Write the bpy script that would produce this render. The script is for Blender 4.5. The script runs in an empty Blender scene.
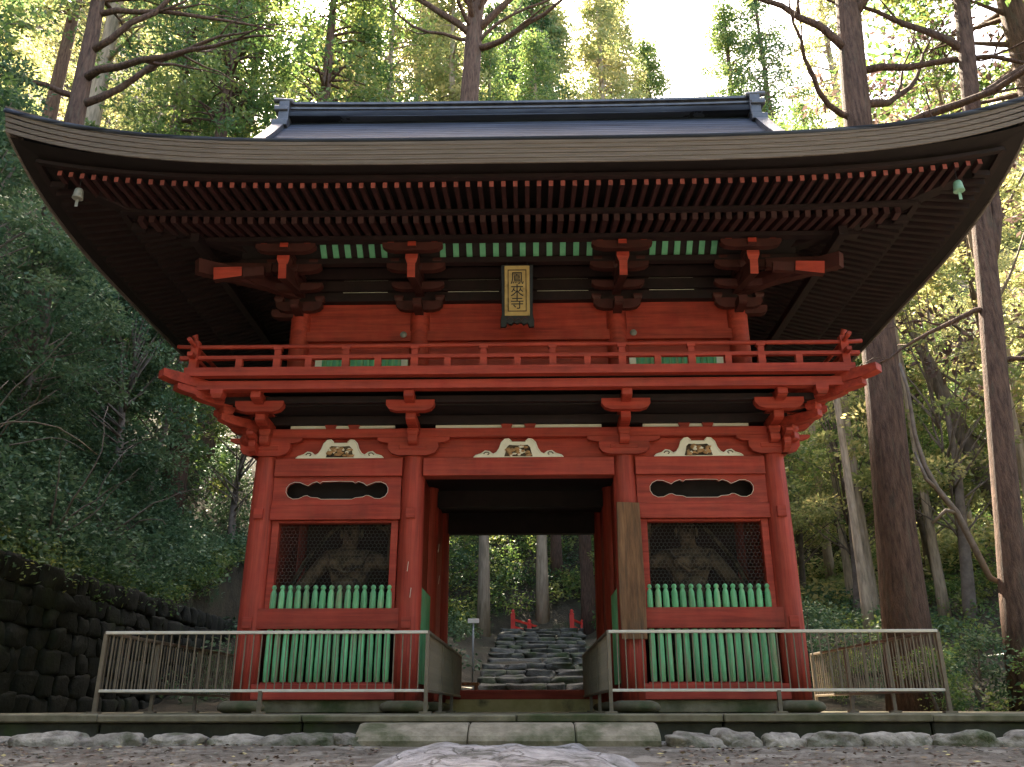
import bpy, bmesh, math, random
import numpy as np
from mathutils import Vector, Matrix

R = math.radians
S = bpy.context.scene
COL = S.collection

# ------------------------------------------------------------------ camera
CAM_POS = Vector((0.145, -12.0, 0.6))
PITCH, YAW, ROLL = 0.3615, -0.0199, -0.0010
F = Vector((math.sin(YAW) * math.cos(PITCH), math.cos(YAW) * math.cos(PITCH), math.sin(PITCH)))
RT = Vector((math.cos(YAW), -math.sin(YAW), 0))
UP = RT.cross(F)
R2 = RT * math.cos(ROLL) + UP * math.sin(ROLL)
U2 = -RT * math.sin(ROLL) + UP * math.cos(ROLL)
cd = bpy.data.cameras.new("camera")
cd.sensor_width = 36.0
cd.lens = 859.8 / 1024 * 36.0
cd.clip_start, cd.clip_end = 0.05, 1000
cam = bpy.data.objects.new("camera", cd)
COL.objects.link(cam)
M = Matrix((R2, U2, -F)).transposed().to_4x4()
M.translation = CAM_POS
cam.matrix_world = M
S.camera = cam

# ------------------------------------------------------------------ sky, sun, exposure
SUN_EL, SUN_AZ = R(56), R(-14)        # behind the gate, a little to its left
W = bpy.data.worlds.new("World")
S.world = W
W.use_nodes = True
nt = W.node_tree
bg = nt.nodes["Background"]
sky = nt.nodes.new("ShaderNodeTexSky")
sky.sky_type = 'NISHITA'
sky.sun_disc = False
sky.sun_elevation, sky.sun_rotation = SUN_EL, SUN_AZ
sky.air_density, sky.dust_density, sky.ozone_density = 0.8, 3.0, 0.6
hz = nt.nodes.new("ShaderNodeMixRGB")           # whitish, slightly warm autumn air
hz.blend_type = 'MULTIPLY'
hz.inputs[0].default_value = 1.0
hz.inputs[2].default_value = (1.10, 0.98, 0.84, 1)
nt.links.new(sky.outputs[0], hz.inputs[1])
nt.links.new(hz.outputs[0], bg.inputs[0])
bg.inputs[1].default_value = 0.15
sl = bpy.data.lights.new("sun", 'SUN')
sl.energy, sl.angle, sl.color = 5.0, R(0.5), (1.0, 0.88, 0.68)
so = bpy.data.objects.new("sun", sl)
COL.objects.link(so)
sd = Vector((math.sin(SUN_AZ) * math.cos(SUN_EL), math.cos(SUN_AZ) * math.cos(SUN_EL), math.sin(SUN_EL)))
so.rotation_euler = sd.to_track_quat('Z', 'Y').to_euler()
so.location = sd * 60
S.view_settings.view_transform = 'Standard'
S.view_settings.look = 'None'
S.view_settings.exposure = 3.35
S.view_settings.gamma = 1.0

# ------------------------------------------------------------------ helpers
def tag(o, label=None, cat=None, group=None, kind=None):
    if label: o["label"] = label
    if cat: o["category"] = cat
    if group: o["group"] = group
    if kind: o["kind"] = kind
    return o

def empty(name, loc=(0, 0, 0), rz=0.0):
    o = bpy.data.objects.new(name, None)
    o.empty_display_size = 0.2
    COL.objects.link(o)
    o.location = loc
    o.rotation_euler = (0, 0, rz)
    return o

def copy_tree(o, parent=None):
    c = o.copy()
    COL.objects.link(c)
    if parent: c.parent = parent
    for ch in list(o.children):
        copy_tree(ch, c)
    return c

class MB:
    def __init__(s):
        s.v, s.f, s.sm = [], [], []
    def add(s, v, f, smooth=False):
        n = len(s.v)
        s.v += [tuple(p) for p in v]
        s.f += [tuple(i + n for i in q) for q in f]
        s.sm += [smooth] * len(f)
        return s
    def box(s, x0, x1, y0, y1, z0, z1):
        v = [(x, y, z) for z in (z0, z1) for y in (y0, y1) for x in (x0, x1)]
        return s.add(v, [(0, 2, 3, 1), (4, 5, 7, 6), (0, 1, 5, 4), (2, 6, 7, 3), (0, 4, 6, 2), (1, 3, 7, 5)])
    def beam(s, p, q, w, h, w2=None, h2=None):
        p, q = Vector(p), Vector(q)
        d = (q - p).normalized()
        side = d.cross(Vector((0, 0, 1)))
        if side.length < 1e-4: side = Vector((1, 0, 0))
        side.normalize()
        up = side.cross(d)
        w2, h2 = w2 or w, h2 or h
        v = []
        for c, a, b in ((p, w / 2, h / 2), (q, w2 / 2, h2 / 2)):
            v += [c - side * a - up * b, c + side * a - up * b, c + side * a + up * b, c - side * a + up * b]
        return s.add(v, [(0, 1, 2, 3), (7, 6, 5, 4), (0, 4, 5, 1), (1, 5, 6, 2), (2, 6, 7, 3), (3, 7, 4, 0)])
    def tube(s, pts, rad, n=8, cap=True):
        pts = [Vector(p) for p in pts]
        if not hasattr(rad, '__len__'): rad = [rad] * len(pts)
        v, f = [], []
        a = None
        for i, p in enumerate(pts):
            d = (pts[min(i + 1, len(pts) - 1)] - pts[max(i - 1, 0)]).normalized()
            if a is None:
                a = d.cross(Vector((0.31, 0.92, 0.2)))
            a = (a - d * a.dot(d)).normalized()
            b = d.cross(a)
            for k in range(n):
                t = 2 * math.pi * k / n
                v.append(p + (a * math.cos(t) + b * math.sin(t)) * rad[i])
        for i in range(len(pts) - 1):
            for k in range(n):
                k2 = (k + 1) % n
                f.append((i * n + k, i * n + k2, (i + 1) * n + k2, (i + 1) * n + k))
        s.add(v, f, True)
        if cap:
            m = len(s.v) - len(v)
            s.f += [tuple(m + k for k in reversed(range(n))), tuple(m + (len(pts) - 1) * n + k for k in range(n))]
            s.sm += [False, False]
        return s
    def lathe(s, c, prof, n=20, smooth=True):
        v, f = [], []
        for r, z in prof:
            for k in range(n):
                t = 2 * math.pi * k / n
                v.append((c[0] + r * math.cos(t), c[1] + r * math.sin(t), c[2] + z))
        for i in range(len(prof) - 1):
            for k in range(n):
                k2 = (k + 1) % n
                f.append((i * n + k, i * n + k2, (i + 1) * n + k2, (i + 1) * n + k))
        s.add(v, f, smooth)
        m = len(s.v) - len(v)
        s.f += [tuple(m + k for k in reversed(range(n))), tuple(m + (len(prof) - 1) * n + k for k in range(n))]
        s.sm += [False, False]
        return s
    def prism(s, out, y0, y1, fn=None):
        """outline of (x, z) pushed from y0 to y1; fn maps the point afterwards"""
        n = len(out)
        v = [(x, y0, z) for x, z in out] + [(x, y1, z) for x, z in out]
        if fn: v = [fn(p) for p in v]
        f = [tuple(range(n)), tuple(reversed(range(n, 2 * n)))]
        f += [(i + n, (i + 1) % n + n, (i + 1) % n, i) for i in range(n)]
        return s.add(v, f)
    def rock(s, c, size, seed, pw=0.75, rough=0.12, nu=18, nv=10, rz=0):
        rn = random.Random(seed)
        ph = [(Vector((rn.uniform(-1, 1), rn.uniform(-1, 1), rn.uniform(-1, 1))).normalized(), rn.uniform(1.5, 7) if k < 9 else rn.uniform(8, 19), rn.uniform(0, 6)) for k in range(16)]
        sg = lambda t, p: math.copysign(abs(t) ** p, t)
        v, f = [], []
        cr, sr = math.cos(rz), math.sin(rz)
        for j in range(nv + 1):
            b = -math.pi / 2 + math.pi * j / nv
            for i in range(nu):
                a = 2 * math.pi * i / nu
                p = Vector((sg(math.cos(b), pw) * sg(math.cos(a), pw), sg(math.cos(b), pw) * sg(math.sin(a), pw), sg(math.sin(b), pw)))
                k = 1 + rough * sum(math.sin(p.dot(d) * fq + o) / (0.6 + fq * 0.35) for d, fq, o in ph)
                x, y, z = p.x * k * size[0], p.y * k * size[1], p.z * k * size[2]
                v.append((c[0] + x * cr - y * sr, c[1] + x * sr + y * cr, c[2] + z))
        for j in range(nv):
            for i in range(nu):
                i2 = (i + 1) % nu
                f.append((j * nu + i, j * nu + i2, (j + 1) * nu + i2, (j + 1) * nu + i))
        return s.add(v, f, True)
    def mesh(s, name, m):
        me = bpy.data.meshes.new(name)
        me.from_pydata(s.v, [], s.f)
        me.polygons.foreach_set("use_smooth", s.sm)
        if m: me.materials.append(m)
        me.update()
        return me
    def build(s, name, m, parent=None, bevel=0.0, loc=None):
        o = bpy.data.objects.new(name, s.mesh(name, m))
        COL.objects.link(o)
        if parent: o.parent = parent
        if loc: o.location = loc
        if bevel:
            b = o.modifiers.new("bevel", 'BEVEL')
            b.width, b.segments, b.limit_method, b.angle_limit = bevel, 1, 'ANGLE', R(50)
        return o

# ------------------------------------------------------------------ materials
def node_mat(name):
    m = bpy.data.materials.new(name)
    m.use_nodes = True
    n = m.node_tree
    return m, n, n.nodes["Principled BSDF"]

def rgb(c): return (c[0], c[1], c[2], 1)

def pmat(name, c1, c2, scale=6, rough=0.65, bump=0.15, bscale=40, stretch=(1, 1, 1), c3=None, s3=1.3, lo3=0.55, hi3=0.7, spec=0.3, metal=0, rnd=0.0, detail=6, obj=True, bdist=0.01):
    m, n, b = node_mat(name)
    L = n.links.new
    tc = n.nodes.new("ShaderNodeTexCoord")
    mp = n.nodes.new("ShaderNodeMapping")
    mp.inputs[3].default_value = stretch
    L(tc.outputs["Object" if obj else "Generated"], mp.inputs[0])
    vec = mp.outputs[0]
    if rnd:
        oi = n.nodes.new("ShaderNodeObjectInfo")
        ad = n.nodes.new("ShaderNodeVectorMath"); ad.operation = 'MULTIPLY_ADD'
        ad.inputs[1].default_value = (37, 53, 71)
        L(oi.outputs["Random"], ad.inputs[0]); L(vec, ad.inputs[2])
        vec = ad.outputs[0]
    def noise(sc, dt):
        t = n.nodes.new("ShaderNodeTexNoise")
        t.inputs["Scale"].default_value = sc
        t.inputs["Detail"].default_value = dt
        t.inputs["Roughness"].default_value = 0.6
        L(vec, t.inputs["Vector"])
        return t.outputs["Fac"]
    def ramp(fac, lo, hi, a=(0, 0, 0), c=(1, 1, 1)):
        r = n.nodes.new("ShaderNodeValToRGB")
        r.color_ramp.elements[0].position, r.color_ramp.elements[1].position = lo, hi
        r.color_ramp.elements[0].color, r.color_ramp.elements[1].color = rgb(a), rgb(c)
        L(fac, r.inputs[0])
        return r.outputs[0]
    col = ramp(noise(scale, detail), 0.3, 0.7, c1, c2)
    if c3:
        mx = n.nodes.new("ShaderNodeMixRGB")
        L(ramp(noise(s3, 8), lo3, hi3), mx.inputs[0]); L(col, mx.inputs[1]); mx.inputs[2].default_value = rgb(c3)
        col = mx.outputs[0]
    if rnd:
        hs = n.nodes.new("ShaderNodeHueSaturation")
        ma = n.nodes.new("ShaderNodeMapRange")
        ma.inputs[3].default_value, ma.inputs[4].default_value = 1 - rnd, 1 + rnd
        L(oi.outputs["Random"], ma.inputs[0]); L(ma.outputs[0], hs.inputs["Value"]); L(col, hs.inputs["Color"])
        col = hs.outputs[0]
    L(col, b.inputs["Base Color"])
    b.inputs["Roughness"].default_value = rough
    b.inputs["Specular IOR Level"].default_value = spec
    b.inputs["Metallic"].default_value = metal
    if bump:
        bp = n.nodes.new("ShaderNodeBump")
        bp.inputs["Strength"].default_value = bump
        bp.inputs["Distance"].default_value = bdist
        L(noise(bscale, 8), bp.inputs["Height"]); L(bp.outputs[0], b.inputs["Normal"])
    return m

def leafmat(name, c1, c2, c3, trans=0.4, rough=0.4, tsat=None):
    m, n, b = node_mat(name)
    L = n.links.new
    at = n.nodes.new("ShaderNodeAttribute"); at.attribute_name = "tint"
    r = n.nodes.new("ShaderNodeValToRGB")
    e = r.color_ramp.elements
    e[0].color, e[1].color = rgb(c1), rgb(c3)
    k = e.new(0.5); k.color = rgb(c2)
    L(at.outputs["Fac"], r.inputs[0])
    L(r.outputs[0], b.inputs["Base Color"])
    b.inputs["Roughness"].default_value = rough
    b.inputs["Specular IOR Level"].default_value = 0.22
    t = n.nodes.new("ShaderNodeBsdfTranslucent")
    if tsat:
        g = n.nodes.new("ShaderNodeMixRGB"); g.blend_type = 'MULTIPLY'; g.inputs[0].default_value = 1
        L(r.outputs[0], g.inputs[1]); g.inputs[2].default_value = rgb(tsat); L(g.outputs[0], t.inputs[0])
    else:
        L(r.outputs[0], t.inputs[0])
    mx = n.nodes.new("ShaderNodeMixShader"); mx.inputs[0].default_value = trans
    L(b.outputs[0], mx.inputs[1]); L(t.outputs[0], mx.inputs[2])
    L(mx.outputs[0], n.nodes["Material Output"].inputs[0])
    return m

RED = pmat("red paint", (0.285, 0.030, 0.019), (0.385, 0.045, 0.028), 3.2, 0.6, 0.12, 60, (1, 1, 0.35), (0.22, 0.035, 0.022), 2.2, 0.55, 0.8, rnd=0.05)
REDC = pmat("worn red column paint", (0.28, 0.031, 0.020), (0.38, 0.047, 0.030), 5, 0.6, 0.2, 45, (1, 1, 0.18), (0.25, 0.06, 0.045), 3.0, 0.55, 0.75, rnd=0.05)
DARKW = pmat("shade dark wood", (0.008, 0.006, 0.008), (0.017, 0.012, 0.014), 5, 0.75, 0.2, 40, (1, 1, 1))  # near black wood, its colour carries the shade of eaves and passage
RAFT = pmat("shade darkened brown red rafter wood", (0.026, 0.0105, 0.0135), (0.048, 0.017, 0.019), 6, 0.65, 0.1, 40, rnd=0.12)  # red rafters darkened in colour for the shade under the eaves
RED_SHADE = pmat("shade darkened red paint", (0.036, 0.011, 0.011), (0.066, 0.017, 0.015), 5, 0.65, 0.15, 40, rnd=0.1)  # the gate's red with eave shade put into the colour
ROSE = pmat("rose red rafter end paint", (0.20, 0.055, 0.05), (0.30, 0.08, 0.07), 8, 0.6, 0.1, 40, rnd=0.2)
RAFTD = pmat("deep shade rafter wood", (0.011, 0.007, 0.0095), (0.022, 0.011, 0.013), 6, 0.65, 0.1, 40)  # darker copy for timber in the deepest eave shade
GREEN = pmat("flaking green paint", (0.12, 0.46, 0.20), (0.20, 0.58, 0.30), 9, 0.65, 0.3, 60, (1.5, 1.5, 0.22), (0.27, 0.30, 0.17), 5.0, 0.52, 0.68, rnd=0.22)
GREEND = pmat("green rib paint", (0.10, 0.36, 0.22), (0.16, 0.45, 0.28), 8, 0.6, 0.1, 50)
WHITE = pmat("white plaster", (0.66, 0.63, 0.55), (0.78, 0.76, 0.68), 5, 0.8, 0.1, 60)
CARVE = pmat("faded ochre carving paint", (0.30, 0.17, 0.08), (0.46, 0.28, 0.14), 12, 0.6, 0.1, 60)
GOLD = pmat("gilded ochre board", (0.34, 0.24, 0.09), (0.46, 0.34, 0.14), 9, 0.5, 0.1, 70, c3=(0.2, 0.14, 0.06), s3=5)
BLACKL = pmat("black lacquer", (0.008, 0.008, 0.012), (0.015, 0.014, 0.018), 6, 0.4, 0.05, 50)
BARK_EDGE = pmat("layered bark edge", (0.12, 0.106, 0.103), (0.205, 0.182, 0.178), 4, 0.85, 0.4, 30, (0.5, 0.5, 20), (0.17, 0.14, 0.125), 1.2, 0.5, 0.75)
ROOFM = pmat("weathered roof sheet", (0.04, 0.048, 0.072), (0.10, 0.118, 0.158), 3, 0.78, 0.35, 16, (0.5, 4.5, 4.5), (0.028, 0.032, 0.045), 1.5, 0.42, 0.7, spec=0.12)
TILE = pmat("grey ridge tile", (0.04, 0.042, 0.055), (0.10, 0.105, 0.125), 5, 0.4, 0.2, 30, spec=0.6)
STONE = pmat("mossy platform stone", (0.11, 0.092, 0.058), (0.22, 0.188, 0.125), 5, 0.85, 0.5, 22, c3=(0.05, 0.06, 0.022), s3=1.1, lo3=0.5, hi3=0.68)
STONED = pmat("dark damp stone face", (0.03, 0.03, 0.022), (0.07, 0.065, 0.05), 5, 0.8, 0.6, 20, c3=(0.035, 0.05, 0.014), s3=1.4, lo3=0.5, hi3=0.65)
STONEL = pmat("pale worn stone", (0.20, 0.185, 0.17), (0.36, 0.34, 0.32), 5, 0.85, 0.6, 18, c3=(0.10, 0.10, 0.06), s3=1.6, lo3=0.55, hi3=0.75, bdist=0.03)
SLAB = pmat("brownish step slab", (0.16, 0.13, 0.088), (0.34, 0.285, 0.205), 7, 0.85, 0.6, 20, c3=(0.09, 0.09, 0.045), s3=2.0, lo3=0.5, hi3=0.66, detail=9, bdist=0.02)
ROCK = pmat("kerb rock", (0.12, 0.10, 0.08), (0.40, 0.35, 0.285), 7, 0.85, 0.9, 22, c3=(0.06, 0.07, 0.03), s3=2.2, lo3=0.52, hi3=0.68, rnd=0.18, bdist=0.03)
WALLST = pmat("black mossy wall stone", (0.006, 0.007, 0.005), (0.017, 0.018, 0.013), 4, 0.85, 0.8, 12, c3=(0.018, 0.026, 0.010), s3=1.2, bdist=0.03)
YELST = pmat("yellowish plinth stone", (0.42, 0.35, 0.17), (0.58, 0.50, 0.28), 4, 0.8, 0.3, 30, c3=(0.16, 0.14, 0.08), s3=2.0)
STEPST = pmat("grey mossy step stone", (0.035, 0.035, 0.03), (0.12, 0.115, 0.095), 3.5, 0.85, 0.8, 12, c3=(0.04, 0.055, 0.02), s3=1.5, lo3=0.5, hi3=0.66, bdist=0.04)
METAL = pmat("weathered beige steel", (0.11, 0.083, 0.057), (0.20, 0.157, 0.11), 7, 0.5, 0.1, 60, c3=(0.20, 0.15, 0.10), s3=4, spec=0.5)
RAILTOP = pmat("pale worn rail steel", (0.56, 0.50, 0.42), (0.68, 0.62, 0.54), 7, 0.4, 0.1, 60, spec=0.5)
BOARD = pmat("weathered plank", (0.085, 0.04, 0.02), (0.25, 0.13, 0.065), 3, 0.75, 0.5, 10, (6, 6, 0.7), (0.07, 0.045, 0.03), 2.2, 0.5, 0.75)
OLDW = pmat("old statue wood", (0.022, 0.016, 0.011), (0.13, 0.093, 0.06), 8, 0.75, 0.6, 26, c3=(0.02, 0.014, 0.01), s3=5, lo3=0.5, hi3=0.62, bdist=0.03)
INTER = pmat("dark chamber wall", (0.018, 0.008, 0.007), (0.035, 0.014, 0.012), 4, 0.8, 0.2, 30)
WIRE = pmat("dull netting wire", (0.10, 0.09, 0.085), (0.15, 0.14, 0.13), 9, 0.6, 0)
COPPER = pmat("verdigris copper", (0.16, 0.34, 0.26), (0.28, 0.46, 0.38), 9, 0.55, 0.2, 50)
PALEM = pmat("pale bronze", (0.18, 0.19, 0.19), (0.28, 0.29, 0.28), 9, 0.5, 0.1, 50)
PAPER = pmat("old paper slip", (0.62, 0.55, 0.48), (0.74, 0.68, 0.6), 20, 0.9, 0)
BARK = pmat("cedar bark", (0.045, 0.025, 0.018), (0.17, 0.10, 0.07), 3.5, 0.9, 1.0, 11, (4.5, 4.5, 0.75), (0.10, 0.09, 0.065), 1.6, 0.55, 0.8, rnd=0.15, bdist=0.05)
BARKP = pmat("pale dry bark", (0.20, 0.15, 0.10), (0.40, 0.31, 0.22), 3.5, 0.9, 0.8, 10, (2.6, 2.6, 0.4), (0.12, 0.10, 0.07), 1.4, rnd=0.15, bdist=0.03)
TWIG = pmat("grey twig bark", (0.09, 0.07, 0.055), (0.19, 0.15, 0.12), 6, 0.9, 0.4, 20)
GROUND = pmat("leaf strewn earth", (0.10, 0.082, 0.062), (0.22, 0.183, 0.145), 9, 0.95, 1.0, 28, c3=(0.30, 0.26, 0.21), s3=3.2, lo3=0.5, hi3=0.62, detail=10, bdist=0.04)
SOIL = pmat("forest floor", (0.022, 0.02, 0.012), (0.06, 0.048, 0.03), 2.5, 0.95, 0.8, 12, c3=(0.03, 0.045, 0.018), s3=0.8, bdist=0.1)
BRIDGE = pmat("bright vermilion paint", (0.52, 0.03, 0.02), (0.62, 0.05, 0.03), 4, 0.5, 0.05, 40)

LF_DARK = leafmat("dark evergreen leaf", (0.042, 0.085, 0.046), (0.08, 0.145, 0.072), (0.16, 0.215, 0.10), 0.35, 0.45)
LF_MID = leafmat("mid green leaf", (0.06, 0.12, 0.05), (0.12, 0.20, 0.075), (0.26, 0.29, 0.12), 0.55, 0.42, (1.2, 1.1, 0.7))
LF_YEL = leafmat("yellowing leaf", (0.17, 0.23, 0.09), (0.30, 0.32, 0.14), (0.48, 0.42, 0.20), 0.6, 0.5, (1.1, 1.05, 0.9))
LF_CED = leafmat("cedar spray", (0.045, 0.10, 0.045), (0.09, 0.16, 0.07), (0.18, 0.23, 0.08), 0.5, 0.45, (1.15, 1.05, 0.85))
LF_BROWN = leafmat("dry purplish twig leaf", (0.07, 0.045, 0.045), (0.13, 0.085, 0.075), (0.20, 0.14, 0.11), 0.3, 0.6)
LF_FALL = leafmat("fallen leaf", (0.09, 0.055, 0.04), (0.24, 0.17, 0.12), (0.6, 0.5, 0.2), 0.1, 0.7)

def add_wear(m, grain=(14, 14, 0.6), chalk=(0.46, 0.10, 0.06)):
    """long grain, drips and chalky faded patches in old paint"""
    n = m.node_tree; L = n.links.new
    b = n.nodes["Principled BSDF"]
    tc = n.nodes.new("ShaderNodeTexCoord")
    def nz(st, sc, lo, hi):
        mp = n.nodes.new("ShaderNodeMapping"); mp.inputs[3].default_value = st
        t = n.nodes.new("ShaderNodeTexNoise"); t.inputs["Scale"].default_value = sc; t.inputs["Detail"].default_value = 9; t.inputs["Roughness"].default_value = 0.68
        r = n.nodes.new("ShaderNodeMapRange"); r.inputs[1].default_value, r.inputs[2].default_value = 0.35, 0.7
        r.inputs[3].default_value, r.inputs[4].default_value = lo, hi
        L(tc.outputs["Object"], mp.inputs[0]); L(mp.outputs[0], t.inputs["Vector"]); L(t.outputs["Fac"], r.inputs[0])
        return r.outputs[0]
    old = b.inputs["Base Color"].links[0].from_socket
    mx = n.nodes.new("ShaderNodeMixRGB"); mx.inputs[2].default_value = rgb(chalk)
    L(nz((1, 1, 1), 2.6, 0.0, 0.32), mx.inputs[0]); L(old, mx.inputs[1])
    hs = n.nodes.new("ShaderNodeHueSaturation"); L(mx.outputs[0], hs.inputs["Color"]); L(nz(grain, 1.6, 1.15, 0.52), hs.inputs["Value"])
    L(hs.outputs[0], b.inputs["Base Color"])
def add_courses(m, sc, lo):
    """overlapping courses: fine horizontal bands in height"""
    n = m.node_tree; L = n.links.new
    b = n.nodes["Principled BSDF"]
    tc = n.nodes.new("ShaderNodeTexCoord")
    w = n.nodes.new("ShaderNodeTexWave"); w.bands_direction = 'Z'; w.wave_profile = 'SAW'
    w.inputs["Scale"].default_value = sc; w.inputs["Distortion"].default_value = 0.6; w.inputs["Detail"].default_value = 4; w.inputs["Detail Scale"].default_value = 2
    L(tc.outputs["Object"], w.inputs["Vector"])
    r = n.nodes.new("ShaderNodeMapRange"); r.inputs[3].default_value, r.inputs[4].default_value = lo, 1.1
    L(w.outputs["Fac"], r.inputs[0])
    old = b.inputs["Base Color"].links[0].from_socket
    hs = n.nodes.new("ShaderNodeHueSaturation"); L(old, hs.inputs["Color"]); L(r.outputs[0], hs.inputs["Value"]); L(hs.outputs[0], b.inputs["Base Color"])
    on = b.inputs["Normal"].links[0].from_socket
    bp = n.nodes.new("ShaderNodeBump"); bp.inputs["Strength"].default_value = 0.6; bp.inputs["Distance"].default_value = 0.02
    L(w.outputs["Fac"], bp.inputs["Height"]); L(on, bp.inputs["Normal"]); L(bp.outputs[0], b.inputs["Normal"])
add_courses(ROOFM, 2.6, 0.3); add_courses(BARK_EDGE, 9.0, 0.75)
add_wear(RED, (0.5, 9, 9)); add_wear(REDC); add_wear(GREEN, (22, 22, 1.2), (0.36, 0.44, 0.26))

# cracked boulder: pale stone crossed by dark joints
CRACK = pmat("cracked pale boulder", (0.15, 0.14, 0.135), (0.40, 0.375, 0.365), 7, 0.85, 1.0, 20, c3=(0.10, 0.095, 0.08), s3=2.6, lo3=0.52, hi3=0.66, detail=10, bdist=0.04)
def add_cracks(m, sc):
    n = m.node_tree; L = n.links.new
    b = n.nodes["Principled BSDF"]
    tc = n.nodes.new("ShaderNodeTexCoord")
    ns = n.nodes.new("ShaderNodeTexNoise"); ns.inputs["Scale"].default_value = 3; ns.inputs["Detail"].default_value = 6
    va = n.nodes.new("ShaderNodeVectorMath"); va.operation = 'MULTIPLY_ADD'; va.inputs[1].default_value = (0.5, 0.5, 0.5)
    vo = n.nodes.new("ShaderNodeTexVoronoi"); vo.feature = 'DISTANCE_TO_EDGE'; vo.inputs["Scale"].default_value = sc
    L(tc.outputs["Object"], ns.inputs["Vector"]); L(ns.outputs["Color"], va.inputs[0]); L(tc.outputs["Object"], va.inputs[2]); L(va.outputs[0], vo.inputs["Vector"])
    r = n.nodes.new("ShaderNodeValToRGB"); r.color_ramp.elements[0].position, r.color_ramp.elements[1].position = 0.0, 0.03
    r.color_ramp.elements[0].color = (0.5, 0.47, 0.43, 1)
    L(vo.outputs["Distance"], r.inputs[0])
    old = b.inputs["Base Color"].links[0].from_socket
    mx = n.nodes.new("ShaderNodeMixRGB"); mx.blend_type = 'MULTIPLY'; mx.inputs[0].default_value = 1
    L(old, mx.inputs[1]); L(r.outputs[0], mx.inputs[2]); L(mx.outputs[0], b.inputs["Base Color"])
    on = b.inputs["Normal"].links[0].from_socket
    bp = n.nodes.new("ShaderNodeBump"); bp.inputs["Strength"].default_value = 0.8; bp.inputs["Distance"].default_value = 0.03
    L(r.outputs[0], bp.inputs["Height"]); L(on, bp.inputs["Normal"]); L(bp.outputs[0], b.inputs["Normal"])
add_cracks(CRACK, 2.2)

# ------------------------------------------------------------------ leaves
def leaf_mesh(name, C, L, Wd, seed, mat, upb=0.0, tint=None, droop=0.0):
    rg = np.random.default_rng(seed)
    n = len(C)
    a = rg.normal(size=(n, 3)); a[:, 2] = a[:, 2] * (1 - 0.6 * upb) - droop
    a /= np.linalg.norm(a, axis=1)[:, None]
    w = rg.normal(size=(n, 3)); w[:, 2] += upb * 2.2
    b = np.cross(a, w); b /= (np.linalg.norm(b, axis=1)[:, None] + 1e-9)
    l = (L * rg.uniform(0.6, 1.3, n))[:, None]
    k = (Wd * rg.uniform(0.7, 1.3, n))[:, None]
    V = np.stack([C - a * l * 0.5, C + b * k * 0.5 - a * l * 0.05, C + a * l * 0.5, C - b * k * 0.5 - a * l * 0.05], 1).reshape(-1, 3)
    me = bpy.data.meshes.new(name)
    me.vertices.add(4 * n); me.loops.add(4 * n); me.polygons.add(n)
    me.vertices.foreach_set("co", V.astype(np.float32).ravel())
    me.loops.foreach_set("vertex_index", np.arange(4 * n, dtype=np.int32))
    me.polygons.foreach_set("loop_start", np.arange(0, 4 * n, 4, dtype=np.int32))
    me.update(calc_edges=True)
    t = rg.uniform(0, 1, n) if tint is None else np.clip(tint + rg.normal(0, 0.16, n), 0, 1)
    at = me.attributes.new("tint", 'FLOAT', 'FACE')
    at.data.foreach_set("value", t.astype(np.float32))
    me.materials.append(mat)
    return me

def clump_pts(rg, centres, rad, per, flat=0.6, shell=0.45):
    """leaf positions spread through each clump's volume, with the clump's own tint"""
    m = len(centres)
    d = rg.normal(size=(m, per, 3)); d /= np.linalg.norm(d, axis=2)[..., None]
    r = rg.uniform(shell ** 3, 1, (m, per, 1)) ** (1 / 3)
    rr = (rad * rg.uniform(0.6, 1.35, m))[:, None, None]
    p = centres[:, None, :] + d * r * rr * np.array([1, 1, flat])
    t = np.repeat(rg.uniform(0.1, 0.9, m)[:, None], per, 1)
    return p.reshape(-1, 3), t.ravel()

def obj(name, me, parent=None):
    o = bpy.data.objects.new(name, me)
    COL.objects.link(o)
    if parent: o.parent = parent
    return o

# ------------------------------------------------------------------ terrain
def smooth(a, b, t):
    t = np.clip((t - a) / (b - a), 0, 1)
    return t * t * (3 - 2 * t)

def H(x, y):
    x = np.asarray(x, float); y = np.asarray(y, float)
    front = 0.285 - 0.055 * np.clip(-2.6 - y, 0, 16)
    back = 0.45 + 0.157 * np.clip(y - 6, 0, 20) + 0.80 * np.clip(y - 26, 0, 90)
    z = front + (back - front) * smooth(0, 6, y)
    side = np.clip(np.abs(x - 0.6) - 1.9, 0, 3.5) * 0.30 * smooth(7.5, 13, y)
    z = z + side
    z = z + np.clip(x - 8, 0, 5) * 0.06 + np.clip(x - 12, 0, 60) * 0.42
    lw = np.clip(-8.15 - x, 0, 60)
    left = 2.55 + 1.15 * lw + 0.012 * np.clip(y, 0, 80) * lw
    z = np.where(x < -8.15, np.maximum(left, z + 2.0), z)
    nz = 0.10 * np.sin(x * 0.9 + y * 0.6) + 0.08 * np.sin(x * 2.1 - y * 1.7 + 1) + 0.15 * np.sin(y * 0.37 - x * 0.25 + 2)
    amp = 0.06 + 0.9 * smooth(8, 12, np.abs(x)) + 0.7 * smooth(9, 18, y)
    return z + nz * amp

def grid(name, xs, ys, mat):
    X, Y = np.meshgrid(xs, ys)
    Z = H(X, Y)
    me = bpy.data.meshes.new(name)
    nx, ny = len(xs), len(ys)
    f = [(j * nx + i, j * nx + i + 1, (j + 1) * nx + i + 1, (j + 1) * nx + i) for j in range(ny - 1) for i in range(nx - 1)]
    me.from_pydata(np.stack([X, Y, Z], -1).reshape(-1, 3).tolist(), [], f)
    me.polygons.foreach_set("use_smooth", [True] * len(f))
    me.materials.append(mat)
    return obj(name, me)

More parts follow.
